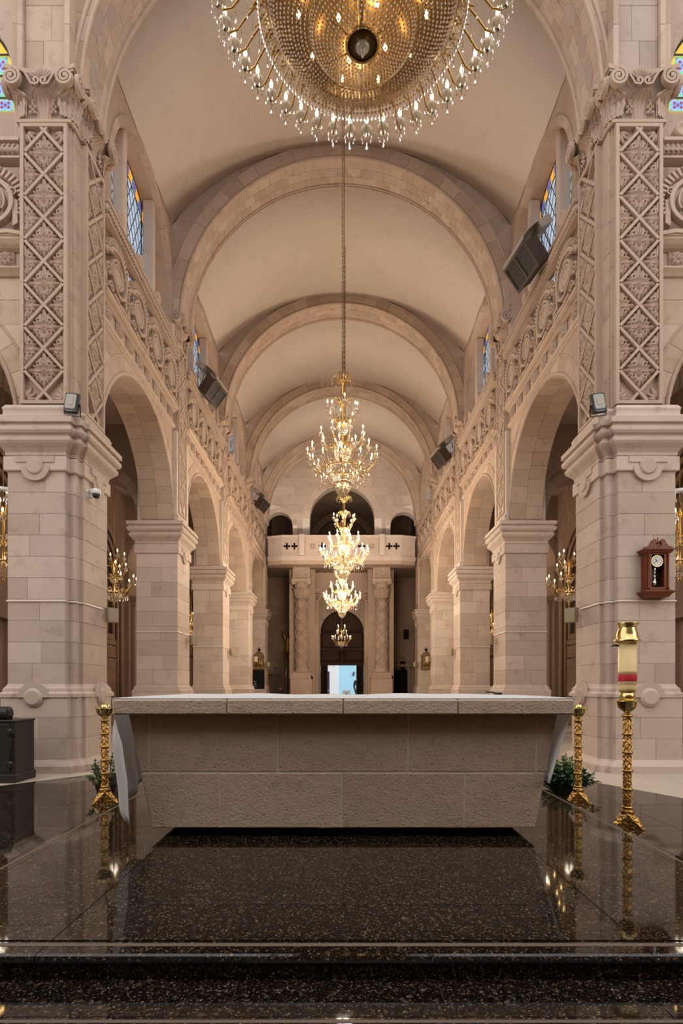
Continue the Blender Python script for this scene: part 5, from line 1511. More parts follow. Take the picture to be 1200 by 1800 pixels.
def nave_chandelier(label, loc, ztop, k=1.0, power=60, group='tiered crystal chandeliers along the nave'):
    """origin at the lowest finial; 2.2 m tall body"""
    t = thing('chandelier', label, 'chandelier', loc, .13, group, scale=(k, k, k))
    H = (ztop - loc[2]) / k
    # stem
    m = MB(); m.smooth = True
    m.lathe([(.012, .10), (.016, .5), (.022, .55), (.020, 1.05), (.030, 1.1), (.026, 1.35), (.028, 2.14), (.02, 2.2)], 10); m.build('stem', 'brass', t)
    m = MB(); m.smooth = True; m.lathe([(.0, 0), (.02, .03), (.012, .06), (.035, .09), (.012, .13), (.02, .15)], 10); m.build('finial', 'crystal_clear', t)
    for z, r, n in ((2.08, .20, 12), (1.70, .17, 11)):
        c = leaf_crown(MB(), r, n).build('leaf_crown', 'gilt', t, loc=(0, 0, z))
        m = MB()
        for i in range(n): 
            a = 2 * pi * i / n; m.drop((r * cos(a), r * sin(a), r * .38), .012, .08); m.octa((r * cos(a), r * sin(a), r * .28), .009, .009)
        m.build('crystal_drops', 'crystal_clear', c)['kind'] = 'stuff'
    # bowls: (rim radius, rim z, profile)
    def bowl(prof, rimr, rimz, nm):
        m = MB(); bead_net(m, prof, 72, .0125); o = m.build(nm, 'crystal', t)
        m = MB(); m.smooth = True; ring(m, rimr, rimz, .014, 24); m.build('rim', 'gilt', o)
        m = MB(); n = max(5, int(rimr * 24))
        for i in range(n): a = 2 * pi * i / n; m.smooth = True; m.lathe([(.005, -.02), (.014, 0), (.0, .03)], 6, (rimr * .62 * cos(a), rimr * .62 * sin(a), rimz - rimr * .28))
        m.build('inner_bulbs', 'bulb', o)
        return o
    bowl([(.105, 1.36), (.10, 1.30), (.075, 1.20), (.04, 1.15), (.02, 1.13)], .108, 1.365, 'upper_bowl')
    bowl([(.155, .93), (.155, .86), (.135, .74), (.09, .66), (.03, .64)], .158, .935, 'middle_bowl')
    bowl([(.305, .54), (.30, .47), (.27, .37), (.22, .29), (.16, .245)], .308, .545, 'lower_bowl')
    bowl([(.145, .27), (.14, .20), (.11, .11), (.06, .05), (.02, .03)], .148, .275, 'bottom_bowl')
    m = MB(); ring(m, .16, 1.09, .006); m.build('drop_ring', 'gilt', t)
    for i in range(4): add_arm(t, ARM_S, .09, 1.36, pi / 2 * i + .75)
    for i in range(4): add_arm(t, ARM_S, .07, 1.46, pi / 2 * i)
    for i in range(8): add_arm(t, ARM_M, .14, .93, pi / 4 * i + .2)
    for i in range(14): add_arm(t, ARM_L, .27, .55, 2 * pi * i / 14)
    for i in range(10): add_arm(t, ARM_D, .29, .48, 2 * pi * i / 10 + .15)
    # fringe of long drops below the arms
    m = MB()
    for i in range(44):
        a = 2 * pi * i / 44; rr = .40 if i % 2 else .52
        m.octa((rr * cos(a), rr * sin(a), .42), .008, .03); m.drop((rr * cos(a), rr * sin(a), .40), .012, .10)
    for i in range(28): a = 2 * pi * i / 28; m.drop((.30 * cos(a), .30 * sin(a), .50), .010, .14)
    m.build('crystal_fringe', 'crystal_clear', t)
    # chain
    m = MB(); z = 2.2; q = 0
    while z < H:
        P = [(.016 * cos(a) if q % 2 else 0, 0 if q % 2 else .016 * cos(a), z + .034 + .040 * sin(a)) for a in [2 * pi * i / 8 for i in range(8)]]
        m.tube(P, .0055, 4, closed=True); z += .066; q += 1
    m.build('chain', 'gilt_dark', t)
    m = MB(); m.smooth = True; m.tube([(.03, .01, 2.1), (.035, .012, H)], .006, 5); m.build('lamp_cable', 'black_plastic', t)
    lamp_light('chandelier_glow', t, (0, 0, .44), 15, .10); lamp_light('chandelier_glow', t, (0, 0, .80), 7, .07)
    for i in range(5): lamp_light('candle_glow', t, (.72 * cos(2 * pi * i / 5), .72 * sin(2 * pi * i / 5), .95), power / 5, .05)
    return t
ZA = RV + ZV
nave_chandelier('lit crystal chandelier hanging nearest over the nave, with two leaf crowns', (.02, 10.3, 4.53), ZA, 1.0, 95)
nave_chandelier('second lit crystal chandelier of the nave, just below and behind the nearest', (.07, 14.95, 3.90), ZA, 1.0, 620)
nave_chandelier('third lit crystal chandelier of the nave, before the dark entrance arch', (.02, 19.6, 3.45), ZA, 1.0, 980)
def small_chandelier(label, loc, ztop, k=1.0, power=12, group='small lit chandeliers of the aisles'):
    t = thing('small_chandelier', label, 'chandelier', loc, .2, group, scale=(k, k, k))
    H = (ztop - loc[2]) / k
    m = MB(); m.smooth = True; m.lathe([(.0, 0), (.03, .04), (.012, .08), (.02, .2), (.04, .25), (.02, .3), (.022, .5), (.05, .55), (.022, .6), (.02, .9), (.05, .95), (.02, 1.0), (.012, 1.1)], 10); m.build('stem', 'brass', t)
    for (prof, r, z) in (([(.17, .28), (.16, .21), (.11, .13), (.04, .09)], .172, .285), ([(.09, .62), (.08, .56), (.04, .52)], .092, .625)):
        m = MB(); bead_net(m, prof, 40, .013); o = m.build('crystal_bowl', 'crystal', t)
        m = MB(); m.smooth = True; ring(m, r, z, .012, 20); m.build('rim', 'gilt', o)
    for i in range(5): add_arm(t, ARM_S, .05, .66, 2 * pi * i / 5)
    for i in range(9): add_arm(t, ARM_L, .12, .34, 2 * pi * i / 9 + .3)
    for i in range(4): add_arm(t, ARM_S, .03, .92, 2 * pi * i / 4 + .5)
    m = MB()
    for i in range(24): a = 2 * pi * i / 24; m.octa((.30 * cos(a), .30 * sin(a), .22), .008, .02); m.drop((.30 * cos(a), .30 * sin(a), .21), .011, .08)
    m.build('crystal_fringe', 'crystal_clear', t)
    m = MB(); m.smooth = True; m.tube([(0, 0, 1.05), (0, 0, H)], .006, 5); m.build('hanging_rod', 'gilt_dark', t)
    lamp_light('chandelier_glow', t, (0, 0, .36), 4, .10)
    for i in range(3): lamp_light('candle_glow', t, (.56 * cos(2 * pi * i / 3), .56 * sin(2 * pi * i / 3), .75), power / 3, .05)
    return t
small_chandelier('small chandelier hanging in front of the wooden entrance door', (0.0, 28.0, 2.95), 6.75, .95, 30, None)
for s, side in SIDES:
    small_chandelier(f'small lit chandelier cut off by the {side} edge of the picture, beyond the transept arch', (5.32 * s, 8.95, 2.75), 6.75, 1.15, 12)
    small_chandelier(f'small lit chandelier in the {side} aisle before the stained glass, seen through the first arch', (5.36 * s, 13.4, 3.02), 6.75, 1.05, 12)
    small_chandelier(f'far small chandelier in the {side} aisle, peeping between the second and third pillars', (5.36 * s, 20.3, 2.75), 6.75, 1.0, 10)

# ------------------------------------------------------------------ the great crystal chandelier over the altar
GX, GY, GZ = .17, 4.62, 6.76
g = thing('great_chandelier', 'huge crystal basket chandelier seen from below at the top edge, ringed with candle arms', 'chandelier', (GX, GY, GZ))
RB = .77
m = MB(); prof = [(RB, -.07), (RB - .01, -.13), (RB - .06, -.20), (RB - .16, -.26), (RB - .27, -.295), (.43, -.31)]
bead_net(m, prof, 400, .0135); m.build('bead_basket', 'basket_crystal', g)['kind'] = 'stuff'
m = MB(); prof2 = [(.42, -.32), (.40, -.345), (.32, -.378), (.22, -.404), (.13, -.42)]
bead_net(m, prof2, 400, .0125); m.build('bead_cup', 'basket_crystal', g)['kind'] = 'stuff'
m = MB()
for i in range(150):
    a = 2 * pi * i / 150
    for j in range(4): m.octa((RB * cos(a) * (1.01 + .022 * j), RB * sin(a) * (1.01 + .022 * j), -.06 - .027 * j), .013, .017)
    m.drop((RB * 1.09 * cos(a), RB * 1.09 * sin(a), -.155), .012, .055)
m.build('bead_fringe', 'basket_crystal', g)['kind'] = 'stuff'
m = MB(); m.smooth = True; ring(m, RB + .005, -.05, .018, 60, 8); ring(m, .43, -.315, .010, 40); ring(m, .13, -.42, .012, 28)
m.lathe([(RB + .01, -.08), (RB + .05, .0), (RB - .02, .10), (RB - .10, .12)], 60)
for k in range(6):
    a = k * pi / 3 + .5; m.tube([(r_ * cos(a), r_ * sin(a), z) for r_, z in [(r_ - .02, z + .02) for r_, z in prof]], .008, 5); m.tube([(r_ * cos(a), r_ * sin(a), z + .012) for r_, z in prof2], .007, 5)
m.build('frame_rings', 'gilt', g)
m = MB(); m.smooth = True; m.lathe([(.001, -.405), (.125, -.415)], 24); m.build('bottom_disc', 'gilt_dark', g)
m = MB(); m.smooth = True; m.lathe([(0, -.53), (.012, -.51), (.018, -.485), (.012, -.47), (.045, -.46), (.06, -.44), (.04, -.41)], 12); m.build('bottom_finial', 'crystal_clear', g)
m = MB(); m.smooth = True; m.lathe([(.05, -.4), (.05, 1.6), (.09, 1.7), (.04, 1.8), (.03, 2.5)], 12); m.build('stem', 'brass', g)
m = MB()
for i in range(10):
    a = 2 * pi * i / 10; m.smooth = True; m.lathe([(.006, -.03), (.018, 0), (.0, .04)], 6, (.52 * cos(a), .52 * sin(a), -.17))
for i in range(4):
    a = 2 * pi * i / 4 + .5; m.lathe([(.006, -.03), (.018, 0), (.0, .04)], 6, (.22 * cos(a), .22 * sin(a), -.32))
m.build('inner_bulbs', 'bulb', g)
for i in range(4): lamp_light('basket_glow', g, (.5 * cos(pi / 2 * i), .5 * sin(pi / 2 * i), -.06), 5, .06, (1, .66, .30))
lamp_light('basket_glow', g, (.1, .1, -.30), 4, .05, (1, .66, .30))
# arms of the great chandelier
m = MB(); m.smooth = True
P = [(0, 0, -.02), (.07, 0, .09), (.16, 0, .10), (.24, 0, .03), (.31, 0, -.05), (.38, 0, -.055), (.425, 0, -.02)]
m.tube(P, [.011, .012, .011, .010, .009, .009, .008], 6)
for (x0, z0, x1, z1, x2, z2) in ((.03, .05, .09, .0, .14, .02), (.08, .10, .13, .15, .18, .10), (.12, .07, .10, -.03, .16, -.06), (.05, .03, .06, -.05, .11, -.06)):
    m.tube([(x0, 0, z0), (x1, .012, z1), (x2, -.012, z2)], [.008, .018, .004], 5)
GA = m.mesh('candle_arm', 'gilt')
m = MB(); m.smooth = True; m.lathe([(.012, -.042), (.040, -.034), (.058, .0), (.056, .024), (.034, .046), (.018, .052)], 14); m.smooth = False
GC = m.mesh('glass_cup', 'cup_glass')
m = MB(); m.smooth = True; m.lathe([(0, -.052), (.012, -.045), (.018, -.034), (.010, -.03)], 10); GS = m.mesh('brass_socket', 'dark_bronze')
m = MB(); m.smooth = True; m.lathe([(.013, .04), (.013, .075)], 8); GT = m.mesh('candle_tube', 'candle_tube')
m = MB(); m.smooth = True; m.lathe([(.006, .075), (.017, .10), (.015, .125), (0, .165)], 8); GB = m.mesh('flame_bulb', 'bulb')
m = MB()
for i in range(7):
    a = 2 * pi * i / 7
    for j in range(2): m.octa((.05 * cos(a), .05 * sin(a), -.01 - .022 * j), .0075, .011)
    m.drop((.05 * cos(a), .05 * sin(a), -.05), .0095, .05)
for j in range(3): m.octa((0, 0, -.065 - .022 * j), .009, .011)
m.drop((0, 0, -.125), .014, .065)
for x, z in ((-.15, .02), (-.25, .05)):
    for j in range(6): m.octa((x, 0, z - .03 - .024 * j), .0075, .012)
    m.drop((x, 0, z - .17), .010, .05)
GD = m.mesh('crystal_drops', 'crystal_clear')
NG = 44
for i in range(NG):
    a = 2 * pi * (i + .5) / NG
    o = put('candle_arm', GA, g, (RB * cos(a), RB * sin(a), .02), a)
    for nm, me in (('glass_cup', GC), ('brass_socket', GS), ('candle_tube', GT), ('flame_bulb', GB), ('crystal_drops', GD)):
        q = put(nm, me, o, (.425, 0, .02))
        if nm == 'crystal_drops': q['kind'] = 'stuff'
# upper tiers of the same chandelier, above the picture, still part of it
m = MB(); m.smooth = True
for r_, z in ((.55, .55), (.32, 1.15)): ring(m, r_, z, .02, 40)
for k in range(6):
    a = k * pi / 3; m.tube([(RB * cos(a), RB * sin(a), .1), (.55 * cos(a), .55 * sin(a), .55), (.32 * cos(a), .32 * sin(a), 1.15), (.05 * cos(a), .05 * sin(a), 1.7)], .012, 5)
m.build('upper_frame', 'gilt', g)
m = MB(); z = 2.4; q = 0
while z < 8.5:
    m.tube([(.02 * cos(b_) if q % 2 else 0, 0 if q % 2 else .02 * cos(b_), z + .045 + .05 * sin(b_)) for b_ in [2 * pi * i / 8 for i in range(8)]], .007, 4, closed=True); z += .085; q += 1
m.build('chain', 'gilt_dark', g)

# ------------------------------------------------------------------ stone altar
AY = 4.45
al = thing('altar', 'massive block-built grey stone altar tapering downwards under a thick slab top', 'altar', (0, AY, PZ))
off = (0, AY, PZ)
AF, AB = 3.82, 5.10
ztop, zslab, zbot = 1.050, .950, .172
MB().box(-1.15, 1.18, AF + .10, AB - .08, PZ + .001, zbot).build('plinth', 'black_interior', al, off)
def xl(z): return -1.285 - (1.43 - 1.285) * (z - zbot) / (zslab - zbot)
def xr(z): return 1.312 + (1.45 - 1.312) * (z - zbot) / (zslab - zbot)
def yf(z): return 3.86 - .04 * (z - zbot) / (zslab - zbot)
m = MB()
m.add([(xl(zbot) + .012, 3.8635, zbot + .004), (xr(zbot) - .012, 3.8635, zbot + .004), (xr(zbot) - .012, AB - .08, zbot + .004), (xl(zbot) + .012, AB - .08, zbot + .004),
       (xl(zslab) + .012, 3.8235, zslab), (xr(zslab) - .012, 3.8235, zslab), (xr(zslab) - .012, AB - .05, zslab), (xl(zslab) + .012, AB - .05, zslab)],
      [(0, 3, 2, 1), (4, 5, 6, 7), (0, 1, 5, 4), (1, 2, 6, 5), (2, 3, 7, 6), (3, 0, 4, 7)])
m.build('mortar_core', 'altar_mortar', al, off)
zm = 1.14 - .153 * 3.84
def altar_block(a0, a1, z0, z1, seed):
    """front block with slightly worn edges; a0, a1 give x as functions of z"""
    rnd = random.Random(seed); n = 7; front = []; 
    def j(v): return v + rnd.uniform(-.0022, .0022)
    vs_ = []; fs = []
    edge = []
    for i in range(n): t = i / n; edge.append((a0(z0) + (a1(z0) - a0(z0)) * t, z0))
    for i in range(3): t = i / 3; z = z0 + (z1 - z0) * t; edge.append((a1(z), z))
    for i in range(n): t = 1 - i / n; edge.append((a0(z1) + (a1(z1) - a0(z1)) * t, z1))
    for i in range(3): t = 1 - i / 3; z = z0 + (z1 - z0) * t; edge.append((a0(z), z))
    N = len(edge); cx = (a0(z0) + a1(z1)) / 2; cz = (z0 + z1) / 2
    inner = [(x + (cx - x) / max(abs(cx - x), .001) * .006 * min(1, abs(cx - x) / .006), z + (cz - z) / max(abs(cz - z), .001) * .006 * min(1, abs(cz - z) / .006)) for x, z in edge]
    for x, z in edge: vs_.append((j(x), yf(z) + .006 + rnd.uniform(-.003, .0), j(z)))
    for x, z in inner: vs_.append((x, yf(z), z))
    for x, z in edge: vs_.append((x, yf(z) + .22, z))
    fs.append(tuple(range(N, 2 * N)))
    for i in range(N): k = (i + 1) % N; fs += [(i, k, N + k, N + i), (2 * N + i, 2 * N + k, k, i)]
    MB().add(vs_, fs).build('altar_block', 'altar_stone', al, off, centre=True)
c_ = lambda v: (lambda z: v)
px = lambda p, y=3.84: (p - 600) * y / 1000
g = .0042
rows = [((zbot + .002, zm - g), [xl] + [c_(px(p)) for p in (385, 600, 817)] + [xr]), ((zm + g, zslab - .002), [xl, c_(px(263)), c_(px(488)), c_(px(717)), c_(px(942)), xr])]
q = 0
for (z0, z1), cuts in rows:
    for k in range(len(cuts) - 1):
        a = cuts[k]; b = cuts[k + 1]
        altar_block((lambda z, a=a, k=k: a(z) + (g if k else 0)), (lambda z, b=b, k=k, n=len(cuts): b(z) - (g if k < n - 2 else 0)), z0, z1, q); q += 1
# side and back stones
for sx, f in ((-1, xl), (1, xr)):
    for (z0, z1), ys in (((zbot + .002, zm - g), (4.09, 4.55, 5.02)), ((zm + g, zslab - .002), (4.05, 4.4, 5.05))):
        for a, b in zip(ys[:-1], ys[1:]):
            P = [(f(z0), a + g, z0), (f(z0), b - g, z0), (f(z1), b - g, z1), (f(z1), a + g, z1)]
            Q = [(x - sx * .1, y, z) for x, y, z in P]
            MB().add(P + Q, [(0, 1, 2, 3), (7, 6, 5, 4), (0, 4, 5, 1), (1, 5, 6, 2), (2, 6, 7, 3), (3, 7, 4, 0)]).build('altar_block', 'altar_stone', al, off, centre=True)
sx0, sx1 = -1.491, 1.517
for a, b in ((sx0, px(398, 3.7)), (px(398, 3.7), px(603, 3.7)), (px(603, 3.7), px(805, 3.7)), (px(805, 3.7), sx1)):
    MB().cbox(a + .0015, b - .0015, 3.70, AB, zslab, ztop, .009).build('slab_stone', 'altar_stone', al, off, centre=True)
# altar cloth: lies on the slab and hangs over both ends
rnd = random.Random(4)
def cloth():
    m = MB(); m.smooth = True
    ny = 26
    rows = []
    y0, y1 = 3.735, 5.06
    lenL = lambda v: .80 - .20 * v if v < .12 else .776 - .26 * v
    lenR = lambda v: .56 - .08 * v
    xs = [i / 28 for i in range(29)]
    for j in range(ny + 1):
        v = j / ny; y = y0 + (y1 - y0) * v; row = []
        dL = .74 + .10 * max(0, .16 - v) / .16 - .16 * v; dR = .57 - .05 * v
        n1 = 14
        for i in range(n1 + 1):           # left drop, from the hem up; the front edge turns round to face the steps
            t = 1 - i / n1
            z = ztop + .006 - dL * t
            q = max(0, .24 - v) / .24
            fold = (.030 * t * sin(11 * v + .6) + .022 * t * sin(23 * v)) * (1 - q)
            k = min(1, t * 3)
            xx = sx0 - .045 * t - .012 - .045 * sin(pi * min(1, t * 1.2)) * (1 - q) - abs(fold) + (.115 * q) * k * min(1, .35 + t) + .05 * t * t
            yy = y + (y0 - .02 - y) * (1 if q > 0 else 0) * q ** .4 * k - .03 * sin(pi * q) * k + .04 * t * sin(9 * v) * (1 - q)
            row.append((xx, yy, z + .02 * t * sin(14 * v)))
        for i in range(1, 28):
            t = i / 28; x = sx0 + (sx1 - sx0) * t
            z = ztop + .006 + (.005 * sin(13 * t + 5 * v) + .004 * sin(31 * t) + .006) * (.25 + .75 * v) * .9
            if j == 0: z = ztop + .003
            row.append((x, y + (.012 * sin(17 * t) if j in (0, ny) else 0), z))
        for i in range(n1 + 1):
            t = i / n1
            z = ztop + .006 - dR * t
            fold = .028 * t * sin(10 * v + 2) + .02 * t * sin(21 * v + 1)
            row.append((sx1 + .014 - .19 * t * (.3 + .7 * max(0, .4 - v) / .4) + abs(fold), y + .06 * t + .03 * t * sin(8 * v), z))
        rows.append(row)
    W = len(rows[0]); V = [p for r in rows for p in r]
    F = [(j * W + i, j * W + i + 1, (j + 1) * W + i + 1, (j + 1) * W + i) for j in range(ny) for i in range(W - 1)]
    m.add(V, F)
    return m
o = cloth().build('altar_cloth', 'cloth')
tag(o, 'white linen cloth spread over the altar slab, hanging down at both ends', 'cloth')
md = o.modifiers.new('thickness', 'SOLIDIFY'); md.thickness = .004; md.offset = 1
m = MB()
cb = thing('microphone', 'small black object lying on the back corner of the altar', 'microphone', (1.36, 4.95, ztop + .02))
MB().cbox(-.03, .03, -.03, .03, -.01, .01, .004).build('microphone_base', 'black_plastic', cb); mm = MB(); mm.smooth = True; mm.tube([(0, 0, 0), (-.05, 0, .012), (-.10, .02, .014)], .007, 6); mm.build('microphone_stem', 'black_plastic', cb)

# ------------------------------------------------------------------ candle stands
def candle_stand(label, x, y, h, sc=1.0, group=None, rot=0.0):
    t = thing('candle_stand', label, 'candle stand', (x, y, .012), rot, group)
    H = h - .012
    m = MB(); m.smooth = True
    p = []
    z0 = .14; z1 = H - .12
    nseg = 5
    m.lathe([(.05, .115), (.052, .135), (.034, .15), (.031, z0 + .03)] + [(.0305, z1)], 16)
    m.build('pole', 'brass_relief', t)
    m = MB(); m.smooth = True; m.lathe([(.030, -.012), (.042, -.006), (.042, .006), (.030, .012)], 14); rg = m.mesh('pole_ring', 'brass')
    for k in range(nseg + 1): put('pole_ring', rg, t, (0, 0, z0 + .02 + (z1 - z0 - .02) * k / nseg))
    m = MB()
    for k in range(nseg):
        za = z0 + .03 + (z1 - z0 - .02) * k / nseg; zb = z0 + (z1 - z0 - .02) * (k + 1) / nseg
        for ph in range(4):
            for sg in (-1, 1):
                m.tube([(.0315 * cos(ph * pi / 2 + sg * q * pi / 6), .0315 * sin(ph * pi / 2 + sg * q * pi / 6), za + (zb - za) * q / 6) for q in range(7)], .0035, 4)
    m.build('openwork', 'brass', t)
    m = MB(); m.smooth = True
    m.lathe([(.02, H - .12), (.032, H - .11), (.022, H - .10), (.03, H - .085), (.055, H - .07), (.075, H - .045), (.083, H - .01), (.092, H), (.082, H + .002), (.06, H - .02), (0, H - .025)], 22)
    m.lathe([(.04, H - .03), (.04, H + .03), (.034, H + .03), (.034, H)], 16)
    m.build('drip_pan', 'brass_polished', t)
    for k in range(3):
        a = R(-60) + k * 2 * pi / 3
        ca, sa = cos(a), sin(a); L = .105
        W = lambda u: .05 - .028 * u
        V = []
        for u, zt_ in ((0, .125), (1, .018)):
            for sd in (-1, 1):
                x_ = ca * (.015 + L * u) - sa * W(u) * sd; y_ = sa * (.015 + L * u) + ca * W(u) * sd
                V.append((x_, y_, zt_)); V.append((x_, y_, 0.0 if u else .0))
        V += [(ca * (.03 + L * .5), sa * (.03 + L * .5), .088), (ca * (.015 + L * 1.12), sa * (.015 + L * 1.12), .006)]
        m = MB(); m.add(V, [(0, 2, 8), (0, 8, 4), (2, 6, 8), (4, 8, 6), (0, 4, 5, 1), (2, 3, 7, 6), (4, 6, 9), (5, 9, 7), (4, 9, 5), (6, 7, 9), (1, 5, 7, 3)])
        m.build('foot', 'brass_relief', t)
    return t
gs = None
candle_stand('tall ornate brass candle stand carrying the paschal candle, right of the altar', 2.27, 4.52, 1.02, rot=.15)
candle_stand('ornate brass candle stand without candle, in front of the green bush', 2.27, 5.46, .925, rot=.15)
candle_stand('ornate brass candle stand without candle, left of the altar beside the hanging cloth', -2.27, 5.46, .925, rot=R(60) - .15)
pc = thing('paschal_candle', 'thick cream paschal candle with a red band, standing in its brass holder', 'candle', (2.27, 4.52, 1.0))
m = MB(); m.smooth = True; m.lathe([(.058, .005), (.058, .09), (.05, .09)], 20); m.build('brass_socket', 'brass_polished', pc)
m = MB(); m.smooth = True; m.lathe([(.05, .088), (.066, .10), (.068, .12), (.068, .49), (.03, .50)], 28); m.build('wax_body', 'wax', pc)
m = MB(); m.smooth = True; m.lathe([(.0686, .172), (.0695, .174), (.0695, .226), (.0686, .228)], 28); m.build('red_band', 'red_band', pc)
for z in (.148, .228):
    m = MB(); m.smooth = True; m.lathe([(.0686, z), (.0692, z + .002), (.0692, z + .021), (.0686, z + .023)], 28); m.build('lace_band', 'lace_gold', pc)
m = MB()
for z in (.152, .242):
    for i in range(36): a = 2 * pi * i / 36; m.octa((.0692 * cos(a), .0692 * sin(a), z), .003, .005)
m.build('gold_beading', 'gold_leaf', pc)
m = MB(); m.smooth = True; m.lathe([(.068, .475), (.098, .485), (.100, .50), (.088, .51), (.080, .55), (.066, .595), (.064, .605), (.078, .62), (.084, .635), (.080, .638), (.062, .62), (.05, .60)], 26); m.build('brass_follower', 'brass_polished', pc)
m = MB(); m.smooth = True; m.tube([(-.06, 0, .455), (-.10, .0, .46), (-.128, 0, .452)], [.008, .007, .005], 6); m.build('side_pin', 'black_metal', pc)

# ------------------------------------------------------------------ plants
def leafm(mb, p, d, up, L, w):
    d = Vector(d).normalized(); up = Vector(up); s_ = d.cross(up)
    if s_.length < .01: s_ = d.orthogonal()
    s_.normalize(); p = Vector(p); n_ = s_.cross(d) * (L * .12)
    mb.add([tuple(p), tuple(p + d * L * .5 + s_ * w + n_), tuple(p + d * L), tuple(p + d * L * .5 - s_ * w + n_), tuple(p + d * L * .5)], [(0, 1, 4), (1, 2, 4), (4, 2, 3), (0, 4, 3)])
def plant(name, label, loc, w, h, nst, nl, seed, flowers, flat=1.0):
    rnd = random.Random(seed)
    t = thing(name, label, 'plant', loc)
    st_, l1, l2, fl_ = MB(), MB(), MB(), MB()
    for i in range(nst):
        a = rnd.uniform(0, 2 * pi); q = sqrt(rnd.random())
        tip = Vector((w * q * cos(a), w * flat * q * sin(a), h * (1 - .55 * q * q) * rnd.uniform(.6, 1.05)))
        b = Vector((tip.x * .25, tip.y * .25, 0)); mid = (b + tip) / 2 + Vector((0, 0, .12 * h))
        P = [b * (1 - u) * (1 - u) + mid * 2 * u * (1 - u) + tip * u * u for u in [k / 5 for k in range(6)]]
        st_.tube(P, [.005, .005, .004, .004, .003, .002], 4)
        for k in range(nl):
            u = rnd.uniform(.25, 1.0); p = b * (1 - u) * (1 - u) + mid * 2 * u * (1 - u) + tip * u * u
            d = (rnd.uniform(-1, 1), rnd.uniform(-1, 1), rnd.uniform(-.4, .7))
            leafm(l1 if rnd.random() < .7 else l2, p, d, (0, 0, 1), rnd.uniform(.03, .055), rnd.uniform(.009, .015))
        if flowers and rnd.random() < flowers:
            for k in range(5):
                aa = k * 2 * pi / 5; leafm(fl_, tip, (cos(aa), sin(aa), .3), (0, 0, 1), .022, .009)
    st_.build('stems', 'leaf', t)
    l1.build('foliage', 'leaf', t)['kind'] = 'stuff'; l2.build('foliage', 'leaf_light', t)['kind'] = 'stuff'
    if flowers: fl_.build('blossom', 'petal', t)['kind'] = 'stuff'
    return t
t = plant('flowering_bush', 'low green bush with small white flowers behind the right candle stand', (2.32, 5.95, .012), .36, .40, 120, 26, 3, .35, .7)
MB().lathe([(.10, 0), (.14, .12), (.13, .12)], 14).build('pot', 'dark_bronze', t)
t = plant('trailing_plant', 'dark leafy plant trailing beside the left candle stand', (-2.42, 5.85, .012), .20, .60, 22, 22, 9, 0, .7)
MB().lathe([(.08, 0), (.11, .12), (.10, .12)], 14).build('pot', 'dark_bronze', t)

# ------------------------------------------------------------------ dark metal cabinet
ca = thing('metal_cabinet', 'dark metal cabinet with hinges and a rounded top at the left edge', 'cabinet', (-4.25, 6.85, 0))
MB().cbox(-.44, .44, -.21, .21, .07, .71, .006).build('cabinet_body', 'dark_bronze', ca)
MB().cbox(-.455, .455, -.225, .225, 0.0, .10, .008).build('cabinet_base', 'dark_bronze', ca)
MB().cbox(-.45, .45, -.22, .22, .71, .735, .006).build('cabinet_top', 'dark_bronze', ca)
MB().cbox(-.40, .39, -.225, -.205, .13, .69, .005).build('cabinet_door', 'dark_bronze', ca)
for z in (.22, .60):
    m = MB(); m.smooth = True; m.lathe([(.022, -.04), (.022, .04)], 10, (.395, -.225, z)); m.smooth = False; m.cbox(.34, .44, -.235, -.22, z - .03, z + .03, .004); m.build('hinge', 'dark_bronze', ca)
m = MB(); m.smooth = True; m.lathe([(.008, -.32), (.008, .32)], 6, (.405, -.232, .41)) if 0 else m.tube([(.40, -.23, .24), (.40, -.23, .58)], .005, 6); m.build('hinge_rod', 'dark_bronze', ca)
m = MB(); m.smooth = True; m.lathe([(0, -.42), (.085, -.42), (.09, -.41), (.09, .28), (.085, .29), (0, .29)], 24, (0, -.06, .80), 'x'); m.build('rounded_lid', 'dark_bronze', ca)
m = MB(); m.smooth = True; m.tube([(.29, -.06, .775), (.34, -.06, .768), (.40, -.06, .765)], [.010, .006, .003], 6); m.build('lid_handle', 'silver', ca)

# ------------------------------------------------------------------ pendulum wall clock
ck = thing('wall_clock', 'brown wooden pendulum wall clock with a white dial, on the right pillar', 'clock', (4.086, 7.495, 2.325))
ck.scale = (.87, .87, .87)
D = .15
MB().cbox(-.165, -.125, -D, 0, .06, .62, .004).build('case_side', 'mahogany', ck); MB().cbox(.125, .165, -D, 0, .06, .62, .004).build('case_side', 'mahogany', ck)
MB().box(-.13, .13, -.02, 0, .06, .62).build('case_back', 'dark_frame', ck)
m = MB()
for (a, b, c, d) in ((-.165, -.095, .06, .62), (.095, .165, .06, .62), (-.095, .095, .06, .10), (-.095, .095, .585, .62)): m.box(a, b, -D - .02, -D, c, d)
m.build('door_frame', 'mahogany', ck)
for x in (-.145, .145):
    m = MB(); m.smooth = True; m.lathe([(.018, .07), (.018, .09), (.014, .10), (.012, .34), (.014, .58), (.019, .59), (.019, .61)], 12, (x, -D - .03, 0)); m.build('turned_column', 'mahogany', ck)
m = MB(); m.sweep([(-.175, 0), (-.175, -D - .03), (.175, -D - .03), (.175, 0)], [(0, .60), (.02, .615), (.035, .64), (.05, .65), (.05, .665), (0, .67)]); m.box(-.175, .175, -D - .03, 0, .60, .67); m.build('cornice', 'mahogany', ck)
m = MB(); m.sweep([(-.175, 0), (-.175, -D - .03), (.175, -D - .03), (.175, 0)], [(-.05, -.05), (-.01, -.04), (.02, .0), (.055, .025), (.055, .04), (.02, .05), (0, .065)]); m.box(-.17, .17, -D - .02, 0, -.04, .06); m.build('bottom_moulding', 'mahogany', ck)
m = MB()
